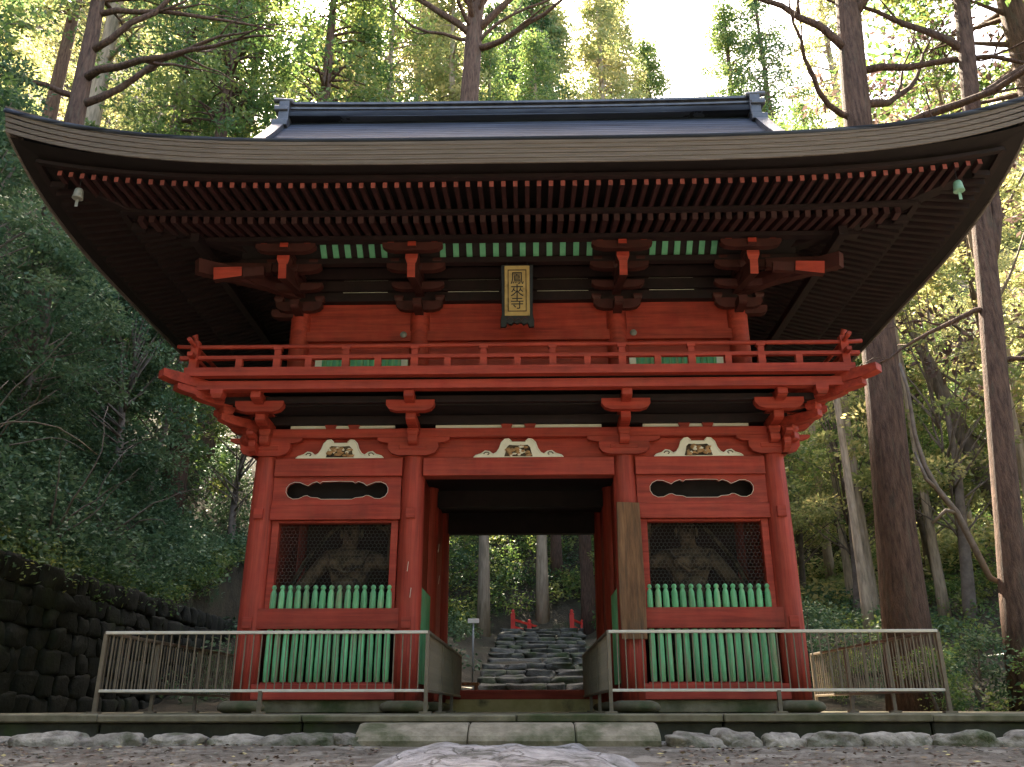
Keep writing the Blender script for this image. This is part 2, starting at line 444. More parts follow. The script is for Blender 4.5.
ys_all = np.concatenate([np.linspace(-60, -14, 24), np.linspace(-13, 10, 70), np.linspace(10.5, 30, 40), np.linspace(31, 100, 50)])
ysf = ys_all[ys_all <= 10.01]
ysf = np.concatenate([ysf[ysf < -2.0], [-1.9]])
ysm = np.concatenate([[-1.9], ys_all[(ys_all > -1.9) & (ys_all <= 10.01)]])
xsf = np.concatenate([np.linspace(-8.15, 8, 60), np.linspace(8.4, 60, 40)])
tag(grid("ground", xsf, ysf, GROUND), kind="structure")
tag(grid("forest_floor", xsf, ysm, SOIL), kind="structure")
tag(grid("hillside", np.concatenate([np.linspace(-70, -16, 28), np.linspace(-15.5, -8.16, 20), [-8.148]]), ys_all, SOIL), kind="structure")
tag(grid("wooded_slope", np.concatenate([np.linspace(-8.15, 8, 50), np.linspace(8.4, 70, 45)]), ys_all[ys_all >= 9.99], SOIL), kind="structure")

# ------------------------------------------------------------------ stone platform and steps
ZP = 0.55
b = MB()
xs = [-9.0, -6.4, -4.3, -2.2, 0.0, 2.1, 4.2, 6.5, 9.0]
for k_, (a, c) in enumerate(zip(xs[:-1], xs[1:])):
    b.box(a + 0.006, c - 0.006, -2.62 + 0.016 * math.sin(k_ * 2.3), -2.2, 0.47, ZP - 0.006 + 0.006 * math.sin(k_ * 1.7))
b.box(-8.0, 9.0, -2.2, 6.3, 0.1, ZP - 0.006)
plat = tag(b.build("pavement", STONE, bevel=0.012), kind="structure")
b = MB()
for a, c in zip(xs[:-1], xs[1:]):
    b.box(a + 0.01, c - 0.01, -2.56, -2.21, 0.05, 0.467)
o = b.build("platform_face", STONED, bevel=0.015)
o.parent = plat

step = empty("stone_step", (-0.05, -2.85, 0.21))
tag(step, "long pale stone step lying before the middle of the platform", "step")
for a, c, nm in ((-1.5, -0.42, 0), (-0.41, 0.62, 1), (0.63, 1.44, 2)):
    p = [(-0.25, 0.0), (-0.26, 0.10), (-0.235, 0.145), (-0.19, 0.175), (-0.02, 0.25), (0.22, 0.26), (0.22, 0.0)]
    MB().prism([(y, z) for y, z in p], a, c, lambda q: (q[1], q[0], q[2])).build("slab", SLAB, step, bevel=0.012)

rock_n = 0
def kerb(x, w, y, h, lab):
    rr = MB().rock((0, 0, 0), (w / 2 * 0.98, 0.16, h), 100 + int(x * 37), 0.55, 0.11, 48, 26)
    o = rr.build("kerb_stone", ROCK)
    o.location = (x, y, 0.245)
    tag(o, lab, "stone", "rough stones edging the platform")
    return o
LW = ["half buried flat kerb stone at the outer left end of the row", "long low grey kerb stone left of the stone step", "rounded brown kerb stone beside a yellow fallen leaf", "squat kerb stone with dark joints under the left fence",
      "small pale flat kerb stone under the left fence", "wide low kerb stone with a chipped top left of the step", "pale kerb stone touching the left end of the step"]
for (x, w, h), l in zip([(-5.35, 0.75, 0.10), (-4.62, 0.72, 0.13), (-3.92, 0.60, 0.13), (-3.30, 0.60, 0.12), (-2.72, 0.56, 0.11), (-2.10, 0.72, 0.14), (-1.62, 0.36, 0.13)], LW):
    kerb(x, w, -2.98, h, l)
LWR = ["pale yellowish kerb stone touching the right end of the step", "tall rounded kerb stone with moss at its foot", "narrow dark kerb stone next to a mossy one", "wedge shaped pale kerb stone right of the step",
       "broad dark kerb stone under the right fence", "slanted brown kerb stone under the right fence", "long grey kerb stone under the right fence end", "low kerb stone at the outer right end of the row"]
for (x, w, h), l in zip([(1.72, 0.55, 0.12), (2.16, 0.46, 0.15), (2.58, 0.44, 0.135), (3.02, 0.55, 0.14), (3.62, 0.75, 0.135), (4.3, 0.72, 0.13), (4.98, 0.75, 0.12), (5.7, 0.8, 0.13)], LWR):
    kerb(x, w, -2.98, h, l)

# the big worn slab in the foreground: an uneven sheet of stone with thickness
def flat_rock():
    rg = np.random.default_rng(5)
    nx, ny = 150, 170
    v, f = [], []
    waves = [(rg.normal(size=2), rg.uniform(0, 6), fq) for fq in (1.2, 2, 3, 4.5, 7, 11, 15, 21, 28, 36, 45, 58)]
    for j in range(ny):
        for i in range(nx):
            s, t = i / (nx - 1) * 2 - 1, j / (ny - 1) * 2 - 1
            y = -5.15 + t * 1.85
            hw = 1.12 - 0.42 * max(0, t) ** 1.5 - 0.1 * max(0, -t) + 0.06 * math.sin(t * 9) + 0.04 * math.sin(t * 23)
            x = -0.05 + s * hw + 0.08 * math.sin(t * 4)
            e = max(abs(s) ** 5, abs(t) ** 8)
            z = 0.375 - 0.075 * (1 - t) - 0.27 * e
            for d, o_, fq in waves:
                z += 0.034 / fq ** 0.9 * math.sin(fq * (d[0] * x + d[1] * y) * 1.2 + o_) * (1 - e)
            st = (0.5 + 0.5 * math.sin(3.1 * x + 2.2 * y + math.sin(y * 4))) ** 6
            z -= 0.03 * st * (1 - e)
            z -= 0.015 * max(0, 1 - abs(math.sin(2.6 * x - 1.1 * y + 0.9 * math.sin(2.3 * y + 1) + 0.3 * math.sin(11 * x))) * 9) * (1 - e)
            v.append((x, y, z))
    for j in range(ny - 1):
        for i in range(nx - 1):
            f.append((j * nx + i, j * nx + i + 1, (j + 1) * nx + i + 1, (j + 1) * nx + i))
    m = MB(); m.add(v, f, True)
    n0 = len(v)
    ring = [i for i in range(nx)] + [j * nx + nx - 1 for j in range(1, ny)] + [(ny - 1) * nx + i for i in range(nx - 2, -1, -1)] + [j * nx for j in range(ny - 2, 0, -1)]
    m.v += [(v[i][0], v[i][1], -0.1) for i in ring]
    k = len(ring)
    for i in range(k):
        m.f.append((ring[(i + 1) % k], ring[i], n0 + i, n0 + (i + 1) % k)); m.sm.append(True)
    return m
tag(flat_rock().build("flat_rock", CRACK), "huge pale cracked flat rock set in the ground in front of the step", "rock")

# fallen leaves and pebbles on the bare ground
rg = np.random.default_rng(11)
n = 9000
P = np.stack([rg.uniform(-6.5, 6.8, n), rg.uniform(-8, -2.9, n), np.zeros(n)], 1)
P[:, 2] = H(P[:, 0], P[:, 1]) + 0.012
P = P[~((np.abs(P[:, 0]) < 1.2) & (P[:, 1] > -7.0))]
tag(obj("fallen_leaves", leaf_mesh("fallen_leaves", P, 0.055, 0.032, 12, LF_FALL, 1.6, rg.beta(1.2, 3.2, len(P)))), "scattered dry leaves lying on the bare earth", "leaf litter", kind="stuff")
m = MB()
rn = random.Random(3)
for i in range(240):
    x, y = rn.uniform(-6.5, 6.8), rn.uniform(-6.5, -3.15)
    if abs(x) < 1.3: continue
    s = rn.uniform(0.006, 0.018)
    m.rock((x, y, float(H(x, y)) + s * 0.3), (s * 1.3, s, s * 0.7), i, 0.8, 0.12, 7, 5)
tag(m.build("gravel", ROCK), "small loose pebbles on the bare earth", "gravel", kind="stuff")

# ------------------------------------------------------------------ the gate
gate = empty("temple_gate", (0, 0, ZP))
tag(gate, "two storey vermilion temple gate with sweeping dark roof and balcony", "gate")
def P_(mb, name, m, bevel=0.006, parent=gate):
    o = mb.build(name, m, parent, bevel)
    if parent is gate: o.location = (0, 0, -ZP)      # parts keep world coordinates
    return o
CX = (-3.64, -1.51, 1.51, 3.64)
CY = (0.0, 2.0, 4.0)
col_me = MB().lathe((0, 0, 0), [(0.172, 0.0), (0.176, 0.6), (0.174, 1.8), (0.166, 2.8), (0.158, 3.3), (0.150, 3.36)], 28).mesh("column", REDC)
base_me = MB().lathe((0, 0, 0), [(0.24, 0), (0.315, 0.035), (0.33, 0.075), (0.30, 0.12), (0.225, 0.15)], 26).mesh("base_stone", STONE)
for y in CY:
    for x in CX:
        o = obj("column", col_me, gate); o.location = (x, y, 0.68 - ZP)
        o = obj("base_stone", base_me, gate); o.location = (x, y, 0.548 - ZP)

BAYS = [(-3.64, -1.51), (-1.51, 1.51), (1.51, 3.64)]
for i, (a, c) in enumerate(BAYS):
    P_(MB().box(a + 0.15, c - 0.15, -0.135, 0.09, 3.70, 3.962), "lintel", RED)
    P_(MB().box(a + 0.10, c - 0.10, -0.05, 0.06, 3.965, 4.26), "wall_panel", RED, 0)
    P_(MB().box(a + 0.30, c - 0.30, -0.045, 0.05, 4.40, 4.478), "plaster_strip", WHITE, 0)
    P_(MB().box(a + 0.15, c - 0.15, 3.91, 4.09, 3.64, 3.96), "lintel", DARKW)  # rear and middle lintels coloured dark for the passage shade
    P_(MB().box(a + 0.15, c - 0.15, 1.91, 2.09, 3.70, 3.96), "lintel", DARKW)
# mortised beam ends show as small square pegs on the columns
for x in CX:
    for z in (1.60, 3.08):
        P_(MB().box(x - 0.065, x + 0.065, -0.20, -0.15, z, z + 0.15), "beam_peg", RED)
P_(MB().box(-1.4, 1.4, 3.95, 4.05, 3.963, 4.259), "wall_panel", DARKW, 0)
P_(MB().box(-4.0, 4.0, -0.16, 0.12, 4.262, 4.398), "head_beam", RED)
P_(MB().box(-3.9, 3.9, -0.10, 0.12, 4.48, 4.615), "tie_beam", RAFTD)  # coloured dark for the shade under the balcony
P_(MB().box(-3.9, 3.9, 3.88, 4.12, 4.262, 4.60), "head_beam", RED)
for sx in (-1, 1):
    P_(MB().box(sx * 3.64 - 0.12, sx * 3.64 + 0.12, 0.13, 3.87, 4.262, 4.60), "head_beam", RED)
    P_(MB().box(sx * 3.64 - 0.05, sx * 3.64 + 0.05, 0.14, 3.86, 0.72, 4.26), "side_wall", RED, 0)
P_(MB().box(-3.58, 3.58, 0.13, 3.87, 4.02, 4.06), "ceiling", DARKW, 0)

# small struts in the plaster strip
for a, c in BAYS:
    mx = (a + c) / 2
    for d in (-0.17, 0.17):
        st = MB()
        st.prism([(mx + d - 0.055, 4.40), (mx + d + 0.055, 4.40), (mx + d + 0.085, 4.478), (mx + d - 0.085, 4.478)], -0.09, -0.045)
        P_(st, "strut", RED, 0)

# carved frog leg struts
def frog(mx, w):
    half = [(0.0, 0.235), (0.10, 0.235), (0.14, 0.275), (0.19, 0.27), (0.24, 0.22), (0.27, 0.13), (0.31, 0.07), (0.36, 0.045), (0.41, 0.085), (0.47, 0.095), (0.52, 0.055), (0.60, 0.03), (0.63, 0.0)]
    k = w / 0.63
    out = [(mx + x * k, 3.964 + z) for x, z in half] + [(mx - x * k, 3.964 + z) for x, z in reversed(half[1:])]
    o = P_(MB().prism(out[::-1], -0.12, -0.05), "frog_leg_carving", WHITE, 0.006)
    inn = [(0, 0.175), (0.08, 0.18), (0.13, 0.185), (0.165, 0.15), (0.18, 0.08), (0.20, 0.015)]
    out2 = [(mx + x * k, 3.964 + z) for x, z in inn] + [(mx - x * k, 3.964 + z) for x, z in reversed(inn[1:])]
    MB().prism(out2[::-1], -0.124, -0.10).build("carved_field", OLDW, o)
    rim = [(mx + x * k, -0.122, 3.964 + z) for x, z in half[1:]]
    for sg_ in (1, -1):
        MB().tube([(mx + (x - mx) * sg_, y, z) for x, y, z in rim], 0.011, 6).build("carved_rim", WHITE, o)
        sp_ = [(mx + sg_ * k * (0.44 + (0.052 - 0.008 * j) * math.cos(j * 0.9)), -0.124, 3.964 + 0.052 + (0.036 - 0.005 * j) * math.sin(j * 0.9)) for j in range(6)]
        MB().tube(sp_, 0.008, 6).build("carved_scroll", OLDW, o)
    rn = random.Random(int(mx * 100) + 7)
    m1, m2 = MB(), MB()
    for i in range(24):
        t = rn.uniform(-0.16, 0.16) * k
        z = 3.964 + rn.uniform(0.03, 0.16)
        (m1 if i % 4 else m2).rock((mx + t, -0.128, z), (rn.uniform(0.02, 0.05), 0.02, rn.uniform(0.012, 0.03)), i, 0.9, 0.2, 9, 6)
    m1.build("carved_relief", CARVE, o); m2.build("carved_foliage", WHITE, o)
for mx, w in ((-2.57, 0.63), (0.0, 0.64), (2.57, 0.63)):
    frog(mx, w)

# side bays: pierced panel, window with netting, green pickets
def cloud_outline(mx, z, s=1.0):
    pts = []
    half = [(0.0, 0.13), (0.22, 0.125), (0.25, 0.10), (0.30, 0.125), (0.37, 0.10), (0.42, 0.065), (0.47, 0.085), (0.54, 0.115), (0.62, 0.118), (0.69, 0.085), (0.725, 0.03), (0.725, -0.03), (0.69, -0.09), (0.62, -0.125), (0.54, -0.12), (0.46, -0.08), (0.42, -0.075), (0.37, -0.10), (0.27, -0.108), (0.22, -0.13), (0.0, -0.13)]
    for x, zz in half: pts.append((mx + x * s, z + zz * 1.0))
    for x, zz in reversed(half[1:-1]): pts.append((mx - x * s, z + zz * 1.0))
    return pts

def pierced_panel(x0, x1, z0, z1, hole, y0, y1):
    bm = bmesh.new()
    def loop(pts):
        vs = [bm.verts.new((x, y0, z)) for x, z in pts]
        return [bm.edges.new((vs[i], vs[(i + 1) % len(vs)])) for i in range(len(vs))]
    e = loop([(x0, z0), (x1, z0), (x1, z1), (x0, z1)]) + loop(hole)
    bmesh.ops.triangle_fill(bm, use_beauty=True, edges=e)
    g = bmesh.ops.extrude_face_region(bm, geom=bm.faces[:])
    bmesh.ops.translate(bm, verts=[v for v in g["geom"] if isinstance(v, bmesh.types.BMVert)], vec=(0, y1 - y0, 0))
    bmesh.ops.recalc_face_normals(bm, faces=bm.faces[:])
    me = bpy.data.meshes.new("pierced_panel")
    bm.to_mesh(me); bm.free()
    me.materials.append(RED)
    return me

def netting(x0, x1, z0, z1, y, s=0.055, w=0.0035):
    m = MB()
    h = s * math.sqrt(3) / 2
    j = 0
    def rib(p, q):
        d = Vector((q[0] - p[0], 0, q[1] - p[1])); l = d.length
        nx, nz = -d.z / l * w / 2, d.x / l * w / 2
        m.add([(p[0] - nx, y, p[1] - nz), (q[0] - nx, y, q[1] - nz), (q[0] + nx, y, q[1] + nz), (p[0] + nx, y, p[1] + nz)], [(0, 1, 2, 3)])
    z = z0
    while z < z1:
        x = x0 + (0 if j % 2 == 0 else s * 0.5)
        while x < x1:
            a = s / math.sqrt(3)
            c = (x, z)
            rib((c[0], c[1] - a / 2), (c[0], c[1] + a / 2))
            rib((c[0], c[1] + a / 2), (c[0] + s / 2, c[1] + a))
            rib((c[0], c[1] + a / 2), (c[0] - s / 2, c[1] + a))
            x += s
        z += s / math.sqrt(3) * 1.5
        j += 1
    return m

def picket_me(name, h, seed, tip=True):
    pr = [(0.030, 0), (0.041, 0.01), (0.045, h * 0.35), (0.040, h - 0.115), (0.026, h - 0.075), (0.021, h - 0.066), (0.034, h - 0.05), (0.036, h - 0.03), (0.022, h - 0.008), (0.004, h)]
    if not tip: pr = [(0.037, 0), (0.045, 0.05), (0.045, h)]
    return MB().lathe((0, 0, 0), pr, 12).mesh(name, GREEN)
pk_up, pk_lo = picket_me("upper_picket", 0.40, 1), picket_me("lower_picket", 0.78, 2)

def picket_screen(x0, x1, y, along_x=True, lo=True):
    n = 15
    sc = obj("picket_screen", MB().box(x0 - 0.02, x1 + 0.02, y - 0.02, y + 0.05, 0.905, 0.928).mesh("picket_screen", RED), gate)
    sc.location = (0, 0, -ZP)
    for i in range(n):
        x = x0 + 0.05 + (x1 - x0 - 0.1) * i / (n - 1)
        for me, z in ((pk_lo, 0.925), (pk_up, 1.79)):
            o = obj("picket", me, sc)
            o.location = (x + random.Random(i * 7 + int(x * 50)).uniform(-0.004, 0.004), y, z)
            o.rotation_euler = (0, random.Random(i * 3 + int(z * 10)).uniform(-0.02, 0.02), i)
    return sc

for sx in (-1, 1):
    x0, x1 = sorted((sx * 3.47, sx * 1.69))
    mx = (x0 + x1) / 2
    hole = cloud_outline(mx + sx * -0.0, 3.505, 1.0)
    o = obj("pierced_panel", pierced_panel(x0 - 0.02, x1 + 0.02, 3.29, 3.697, hole, -0.09, -0.03), gate); o.location = (0, 0, -ZP)
    ed = MB().tube([(x, -0.092, z) for x, z in hole] + [(hole[0][0], -0.092, hole[0][1])], 0.0035, 5)
    ed.build("hole_edging", WHITE, o)
    P_(MB().box(x0 - 0.03, x1 + 0.03, -0.115, 0.06, 3.08, 3.287), "window_head", RED)
    
    P_(MB().box(x0, x1, 0.155, 0.20, 3.26, 3.95), "shade_sheet", DARKW, 0)  # added dark sheet standing in for shade behind the pierced hole
    # window frame
    fr = MB()
    fr.box(x0, x0 + 0.10, -0.06, 0.05, 1.872, 3.077); fr.box(x1 - 0.10, x1, -0.06, 0.05, 1.872, 3.077); fr.box(x0 + 0.101, x1 - 0.101, -0.06, 0.05, 3.04, 3.077)
    P_(fr, "window_frame", RED)
    P_(netting(x0 + 0.10, x1 - 0.10, 1.88, 3.04, 0.03), "wire_netting", WIRE, 0)
    P_(MB().box(x0 - 0.10, x1 + 0.10, -0.135, -0.055, 1.60, 1.868), "nuki_rail", RED)
    P_(MB().box(x0 - 0.06, x1 + 0.06, -0.12, 0.09, 0.708, 0.903), "sill_beam", RED)
    P_(MB().box(x0, x1, -0.08, 0.10, 0.552, 0.704), "plinth", STONE)
    picket_screen(sorted((sx * 3.41, sx * 1.72))[0], sorted((sx * 3.41, sx * 1.72))[1], -0.04)
    # the chamber behind, dark
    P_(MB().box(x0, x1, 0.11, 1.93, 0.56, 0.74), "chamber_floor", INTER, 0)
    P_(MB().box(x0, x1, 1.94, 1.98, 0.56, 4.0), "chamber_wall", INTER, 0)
    xi = sx * 1.51
    P_(MB().box(xi - 0.03, xi + 0.03, 0.17, 1.84, 0.72, 1.62), "passage_wall", RED, 0)
    P_(MB().box(xi - 0.06, xi + 0.06, 0.17, 1.84, 1.622, 1.868), "nuki_rail", RED)
    P_(MB().box(xi - 0.03, xi + 0.03, 0.17, 1.84, 1.87, 3.97), "passage_wall", RED, 0)
    P_(MB().box(xi - 0.05, xi + 0.05, 2.16, 3.84, 0.72, 3.99), "passage_wall", RED, 0)
    P_(MB().box(x0, x1, 3.95, 4.05, 0.72, 3.62), "rear_wall", RED, 0)
    gp = MB()
    for i in range(12):
        gp.box(xi - sx * 0.075 - 0.02, xi - sx * 0.075 + 0.02, 0.24 + i * 0.135, 0.31 + i * 0.135, 0.93, 2.25)
    P_(gp, "green_slat_screen", GREEN)
P_(MB().box(-1.33, 1.33, 3.9, 4.1, 0.752, 0.905), "threshold", RED)
P_(MB().box(-1.33, 1.33, 3.85, 4.15, 0.548, 0.75), "threshold_plinth", YELST)
sl_ = MB()
rn = random.Random(4)
for x, y, z in ((-1.47, -0.178, 2.0), (-1.3, 1.86, 2.45), (-1.32, 1.86, 2.95), (-1.52, -0.178, 2.35)):
    sl_ = MB().beam((x, y, z), (x + 0.012, y, z + 0.13), 0.035, 0.004)
    P_(sl_, "paper_slip", PAPER, 0)

# lower brackets ----------------------------------------------------
def boat(mb, c, half, zt, zb, y0, y1, fn=None):
    """arm with an upward curving underside"""
    out = [(-half, zt), (-half, zt - (zt - zb) * 0.45), (-half * 0.86, zb + (zt - zb) * 0.18), (-half * 0.6, zb), (half * 0.6, zb), (half * 0.86, zb + (zt - zb) * 0.18), (half, zt - (zt - zb) * 0.45), (half, zt)]
    mb.prism([(c + x, z) for x, z in out], y0, y1, fn)

def nose(mb, o, d, l, zb, zt, w=0.13, curve=True):
    """arm from o along unit d, length l; the underside of its tip is cut back in a curve"""
    side = Vector((-d[1], d[0]))
    pr = [(0, zb), (l * 0.55, zb), (l * 0.8, zb + (zt - zb) * 0.04), (l * 0.93, zb + (zt - zb) * 0.16), (l, zb + (zt - zb) * (0.34 if curve else 0.06)), (l, zt), (0, zt)]
    mb.prism([(a, z) for a, z in pr], -w / 2, w / 2, lambda q: (o[0] + d[0] * q[0] + side.x * q[1], o[1] + d[1] * q[0] + side.y * q[1], q[2]))

def block(mb, x, y, z0, z1, w=0.19, rz=0.0):
    a, c_ = w / 2 * 0.72, w / 2
    zm = z0 + (z1 - z0) * 0.5
    v = []
    for r, z in ((a, z0), (c_, zm), (c_, z1)):
        for sx, sy in ((-1, -1), (1, -1), (1, 1), (-1, 1)):
            px, py = sx * r, sy * r
            v.append((x + px * math.cos(rz) - py * math.sin(rz), y + px * math.sin(rz) + py * math.cos(rz), z))
    f = [(3, 2, 1, 0), (8, 9, 10, 11)]
    for k in (0, 4):
        f += [(k + i, k + (i + 1) % 4, k + 4 + (i + 1) % 4, k + 4 + i) for i in range(4)]
    mb.add(v, f)

D2 = math.sqrt(0.5)
def lower_bracket(x, y, dirs, wallax):
    br = obj("lower_bracket", None, gate) if False else None
    m = MB()
    block(m, x, y, 4.02, 4.14, 0.40)
    for d in dirs:
        diag = abs(d[0]) > 0.1 and abs(d[1]) > 0.1
        k = math.sqrt(2) if diag else 1
        for (l, zb, zt) in ((0.30, 4.125, 4.258), (0.57, 4.365, 4.50), (0.86, 4.60, 4.735)):
            nose(m, (x, y), d, l * k, zb, zt, 0.14, True)
            ex, ey = x + d[0] * (l * k - 0.09), y + d[1] * (l * k - 0.09)
            block(m, ex, ey, zt + 0.001, zt + 0.105, 0.17, math.atan2(d[1], d[0]))
    o = P_(m, "lower_bracket", RED, 0.006)
    for d in dirs:
        if abs(d[0]) > 0.1 and abs(d[1]) > 0.1: continue
        fn = None
        if d[1] > -0.5:
            fn = lambda q, t=d[0]: (x + t * (-q[1]), y + (q[0] - x), q[2])
        for hw, z1, z0, ya, yb in ((0.36, 4.17, 3.99, -0.19, -0.10), (0.52, 4.255, 4.172, -0.18, -0.09), (0.34, 4.66, 4.50, -0.66, -0.54)):
            a = MB(); boat(a, x, hw, z1, z0, ya, yb, fn)
            a.build("cross_arm", RED, o)
    return o
lower_bracket(-1.51, 0, [(0, -1)], 0)
lower_bracket(1.51, 0, [(0, -1)], 0)
lower_bracket(-3.64, 0, [(0, -1), (-1, 0), (-D2, -D2)], 0)
lower_bracket(3.64, 0, [(0, -1), (1, 0), (D2, -D2)], 0)
for sx in (-1, 1):
    lower_bracket(sx * 3.64, 2.0, [(sx, 0)], 0)
    lower_bracket(sx * 3.64, 4.0, [(sx, 0)], 0)

# balcony -----------------------------------------------------------
XB = 4.50
bal = P_(MB().box(-XB, XB, -0.86, 4.86, 4.905, 4.96), "balcony_floor", DARKW, 0)
def ring(mb, x, y0, y1, w, z0, z1):
    mb.box(-x, x, y0 - w / 2, y0 + w / 2, z0, z1)
    mb.box(-x, x, y1 - w / 2, y1 + w / 2, z0, z1)
    for s in (-1, 1):
        mb.box(s * (x - w / 2) - w / 2, s * (x - w / 2) + w / 2, y0 + w / 2, y1 - w / 2, z0 + 0.002, z1 - 0.002)
m = MB(); ring(m, 4.46, -0.85, 4.85, 0.14, 4.738, 4.862); m.build("balcony_beam", RED, bal)
m = MB(); ring(m, 4.62, -0.95, 4.95, 0.13, 4.905, 5.028); m.build("edge_board", RED, bal)
m = MB(); ring(m, 4.20, -0.56, 4.56, 0.10, 4.64, 4.735); m.build("inner_beam", RAFTD, bal)
MB().box(-4.1, 4.1, -0.52, -0.10, 4.62, 4.64).build("soffit_board", DARKW, bal)
for s in (-1, 1):
    m = MB()
    nose(m, (s * 3.7, -0.06), (s * D2, -D2), 1.62, 4.775, 4.93, 0.17, True)
    nose(m, (s * 3.7, -0.06), (s * D2, -D2), 1.40, 4.66, 4.775, 0.15, True)
    m.build("corner_beam", RED, bal)
for x in (-4.16, 4.16):
    m = MB(); block(m, x, -0.85, 4.62, 4.738, 0.17)
    m.build("bearing_block", RED, bal)

rail = P_(MB().tube([(-4.78, -0.95, 5.372), (-4.6, -0.95, 5.36), (-4.2, -0.95, 5.358), (4.2, -0.95, 5.358), (4.6, -0.95, 5.36), (4.78, -0.95, 5.372)], 0.031, 10), "railing", RED, 0)
for s in (-1, 1):
    MB().tube([(s * 4.52, -1.22, 5.375), (s * 4.52, -1.0, 5.36), (s * 4.52, -0.6, 5.358), (s * 4.52, 4.95, 5.358)], 0.031, 8).build("top_rail", RED, rail)
    MB().box(s * 4.52 - 0.035, s * 4.52 + 0.035, -1.14, 4.95, 5.162, 5.217).build("middle_rail", RED, rail)
    cp = MB(); cp.box(s * 4.52 - 0.052, s * 4.52 + 0.052, -1.002, -0.898, 5.03, 5.44)
    cp.tube([(s * 4.52, -0.95, 5.43), (s * 4.53, -0.96, 5.48), (s * 4.55, -0.98, 5.53)], [0.035, 0.03, 0.045], 10)
    cp.build("corner_post", RED, rail)
MB().box(-4.72, 4.72, -0.985, -0.915, 5.164, 5.215).build("middle_rail", RED, rail)
post_me = MB().box(-0.05, 0.05, -0.04, 0.04, 5.03, 5.162).box(-0.042, 0.042, -0.036, 0.036, 5.217, 5.30).box(-0.058, 0.058, -0.045, 0.045, 5.30, 5.345).mesh("post", RED)
sh_me = MB().box(-0.045, 0.045, -0.038, 0.038, 5.03, 5.162).mesh("short_post", RED)
for k in range(-4, 4):
    o = obj("post", post_me, rail); o.location = (0.49 + 0.96 * k if True else 0, -0.95, 0)
for k in range(-4, 5):
    o = obj("short_post", sh_me, rail); o.location = (0.97 * k, -0.95, 0)
for s in (-1, 1):
    for k in range(5):
        o = obj("post", post_me, rail); o.location = (s * 4.52, 0.0 + 1.0 * k, 0); o.rotation_euler = (0, 0, math.pi / 2)

# upper storey ------------------------------------------------------
XU, YU0, YU1 = 3.46, 0.18, 3.82
up = P_(MB().box(-XU, XU, YU0, YU0 + 0.1, 6.02, 6.55), "upper_wall", RED, 0)
m = MB(); m.box(-XU, XU, YU0 + 0.02, YU0 + 0.1, 4.96, 5.995); m.box(-XU, XU, YU1 - 0.1, YU1, 4.96, 6.55)
for s in (-1, 1): m.box(s * (XU - 0.05) - 0.05, s * (XU - 0.05) + 0.05, YU0 + 0.101, YU1 - 0.101, 4.96, 7.5)
m.build("upper_wall_board", RED, up)
MB().box(-XU - 0.06, XU + 0.06, YU0 - 0.07, YU0 - 0.001, 5.90, 6.06).build("nageshi_beam", RED, up)
MB().box(-XU - 0.06, XU + 0.06, YU0 - 0.06, YU0 + 0.015, 4.97, 5.10).build("sill_beam", RED, up)
for sx in (-1, 1):
    w = MB().box(sx * 2.40 - 0.62, sx * 2.40 + 0.62, YU0 - 0.03, YU0 + 0.015, 5.12, 5.66).build("green_window", GREEND, up)
    for d in (-0.66, 0.66):
        MB().box(sx * 2.40 + d - 0.05, sx * 2.40 + d + 0.05, YU0 - 0.045, YU0 + 0.015, 5.12, 5.66).build("window_frame", WHITE, w)
    f = MB()
    for i in range(13): f.box(sx * 2.40 - 0.58 + i * 0.095, sx * 2.40 - 0.54 + i * 0.095, YU0 - 0.055, YU0 - 0.031, 5.121, 5.659)
    f.build("window_bar", GREEN, w)
MB().box(-0.8, 0.8, YU0 - 0.03, YU0 + 0.015, 5.12, 5.88).build("door", RED, up)
UXC = (-3.40, -1.53, 1.53, 3.40)
for x in UXC:
    MB().lathe((x, YU0 + 0.02, 4.96), [(0.155, 0), (0.155, 1.5), (0.14, 1.56)], 20).build("upper_column", RED, up)
    nc = MB().lathe((0, 0, 0), [(0.055, 0), (0.05, 0.012), (0.02, 0.02), (0.016, 0.03)], 12).build("nail_cover", PALEM, up)
    nc.rotation_euler = (R(90), 0, 0)
    nc.location = (x + (0.24 if abs(x) < 2 else 0.0) * (-1 if x > 0 else 1) * -1, YU0 - 0.072, 6.0)
# stacked bracket beams with plaster slits
for z0, z1, y in ((6.552, 6.70, 0.06), (6.735, 6.905, 0.05), (6.94, 7.12, 0.04)):
    MB().box(-XU - 0.35, XU + 0.35, y, y + 0.12, z0, z1).build("bracket_beam", RAFTD, up)
for z in (6.70, 6.905):
    for a, c in ((-2.75, -2.05), (-1.1, -0.3), (0.3, 1.1), (2.05, 2.75)):
        MB().box(a, c, 0.09, 0.12, z + 0.004, z + 0.024).build("plaster_strip", WHITE, up)
MB().box(-XU, XU, 0.20, 0.26, 6.55, 7.9).build("bracket_wall", DARKW, up)

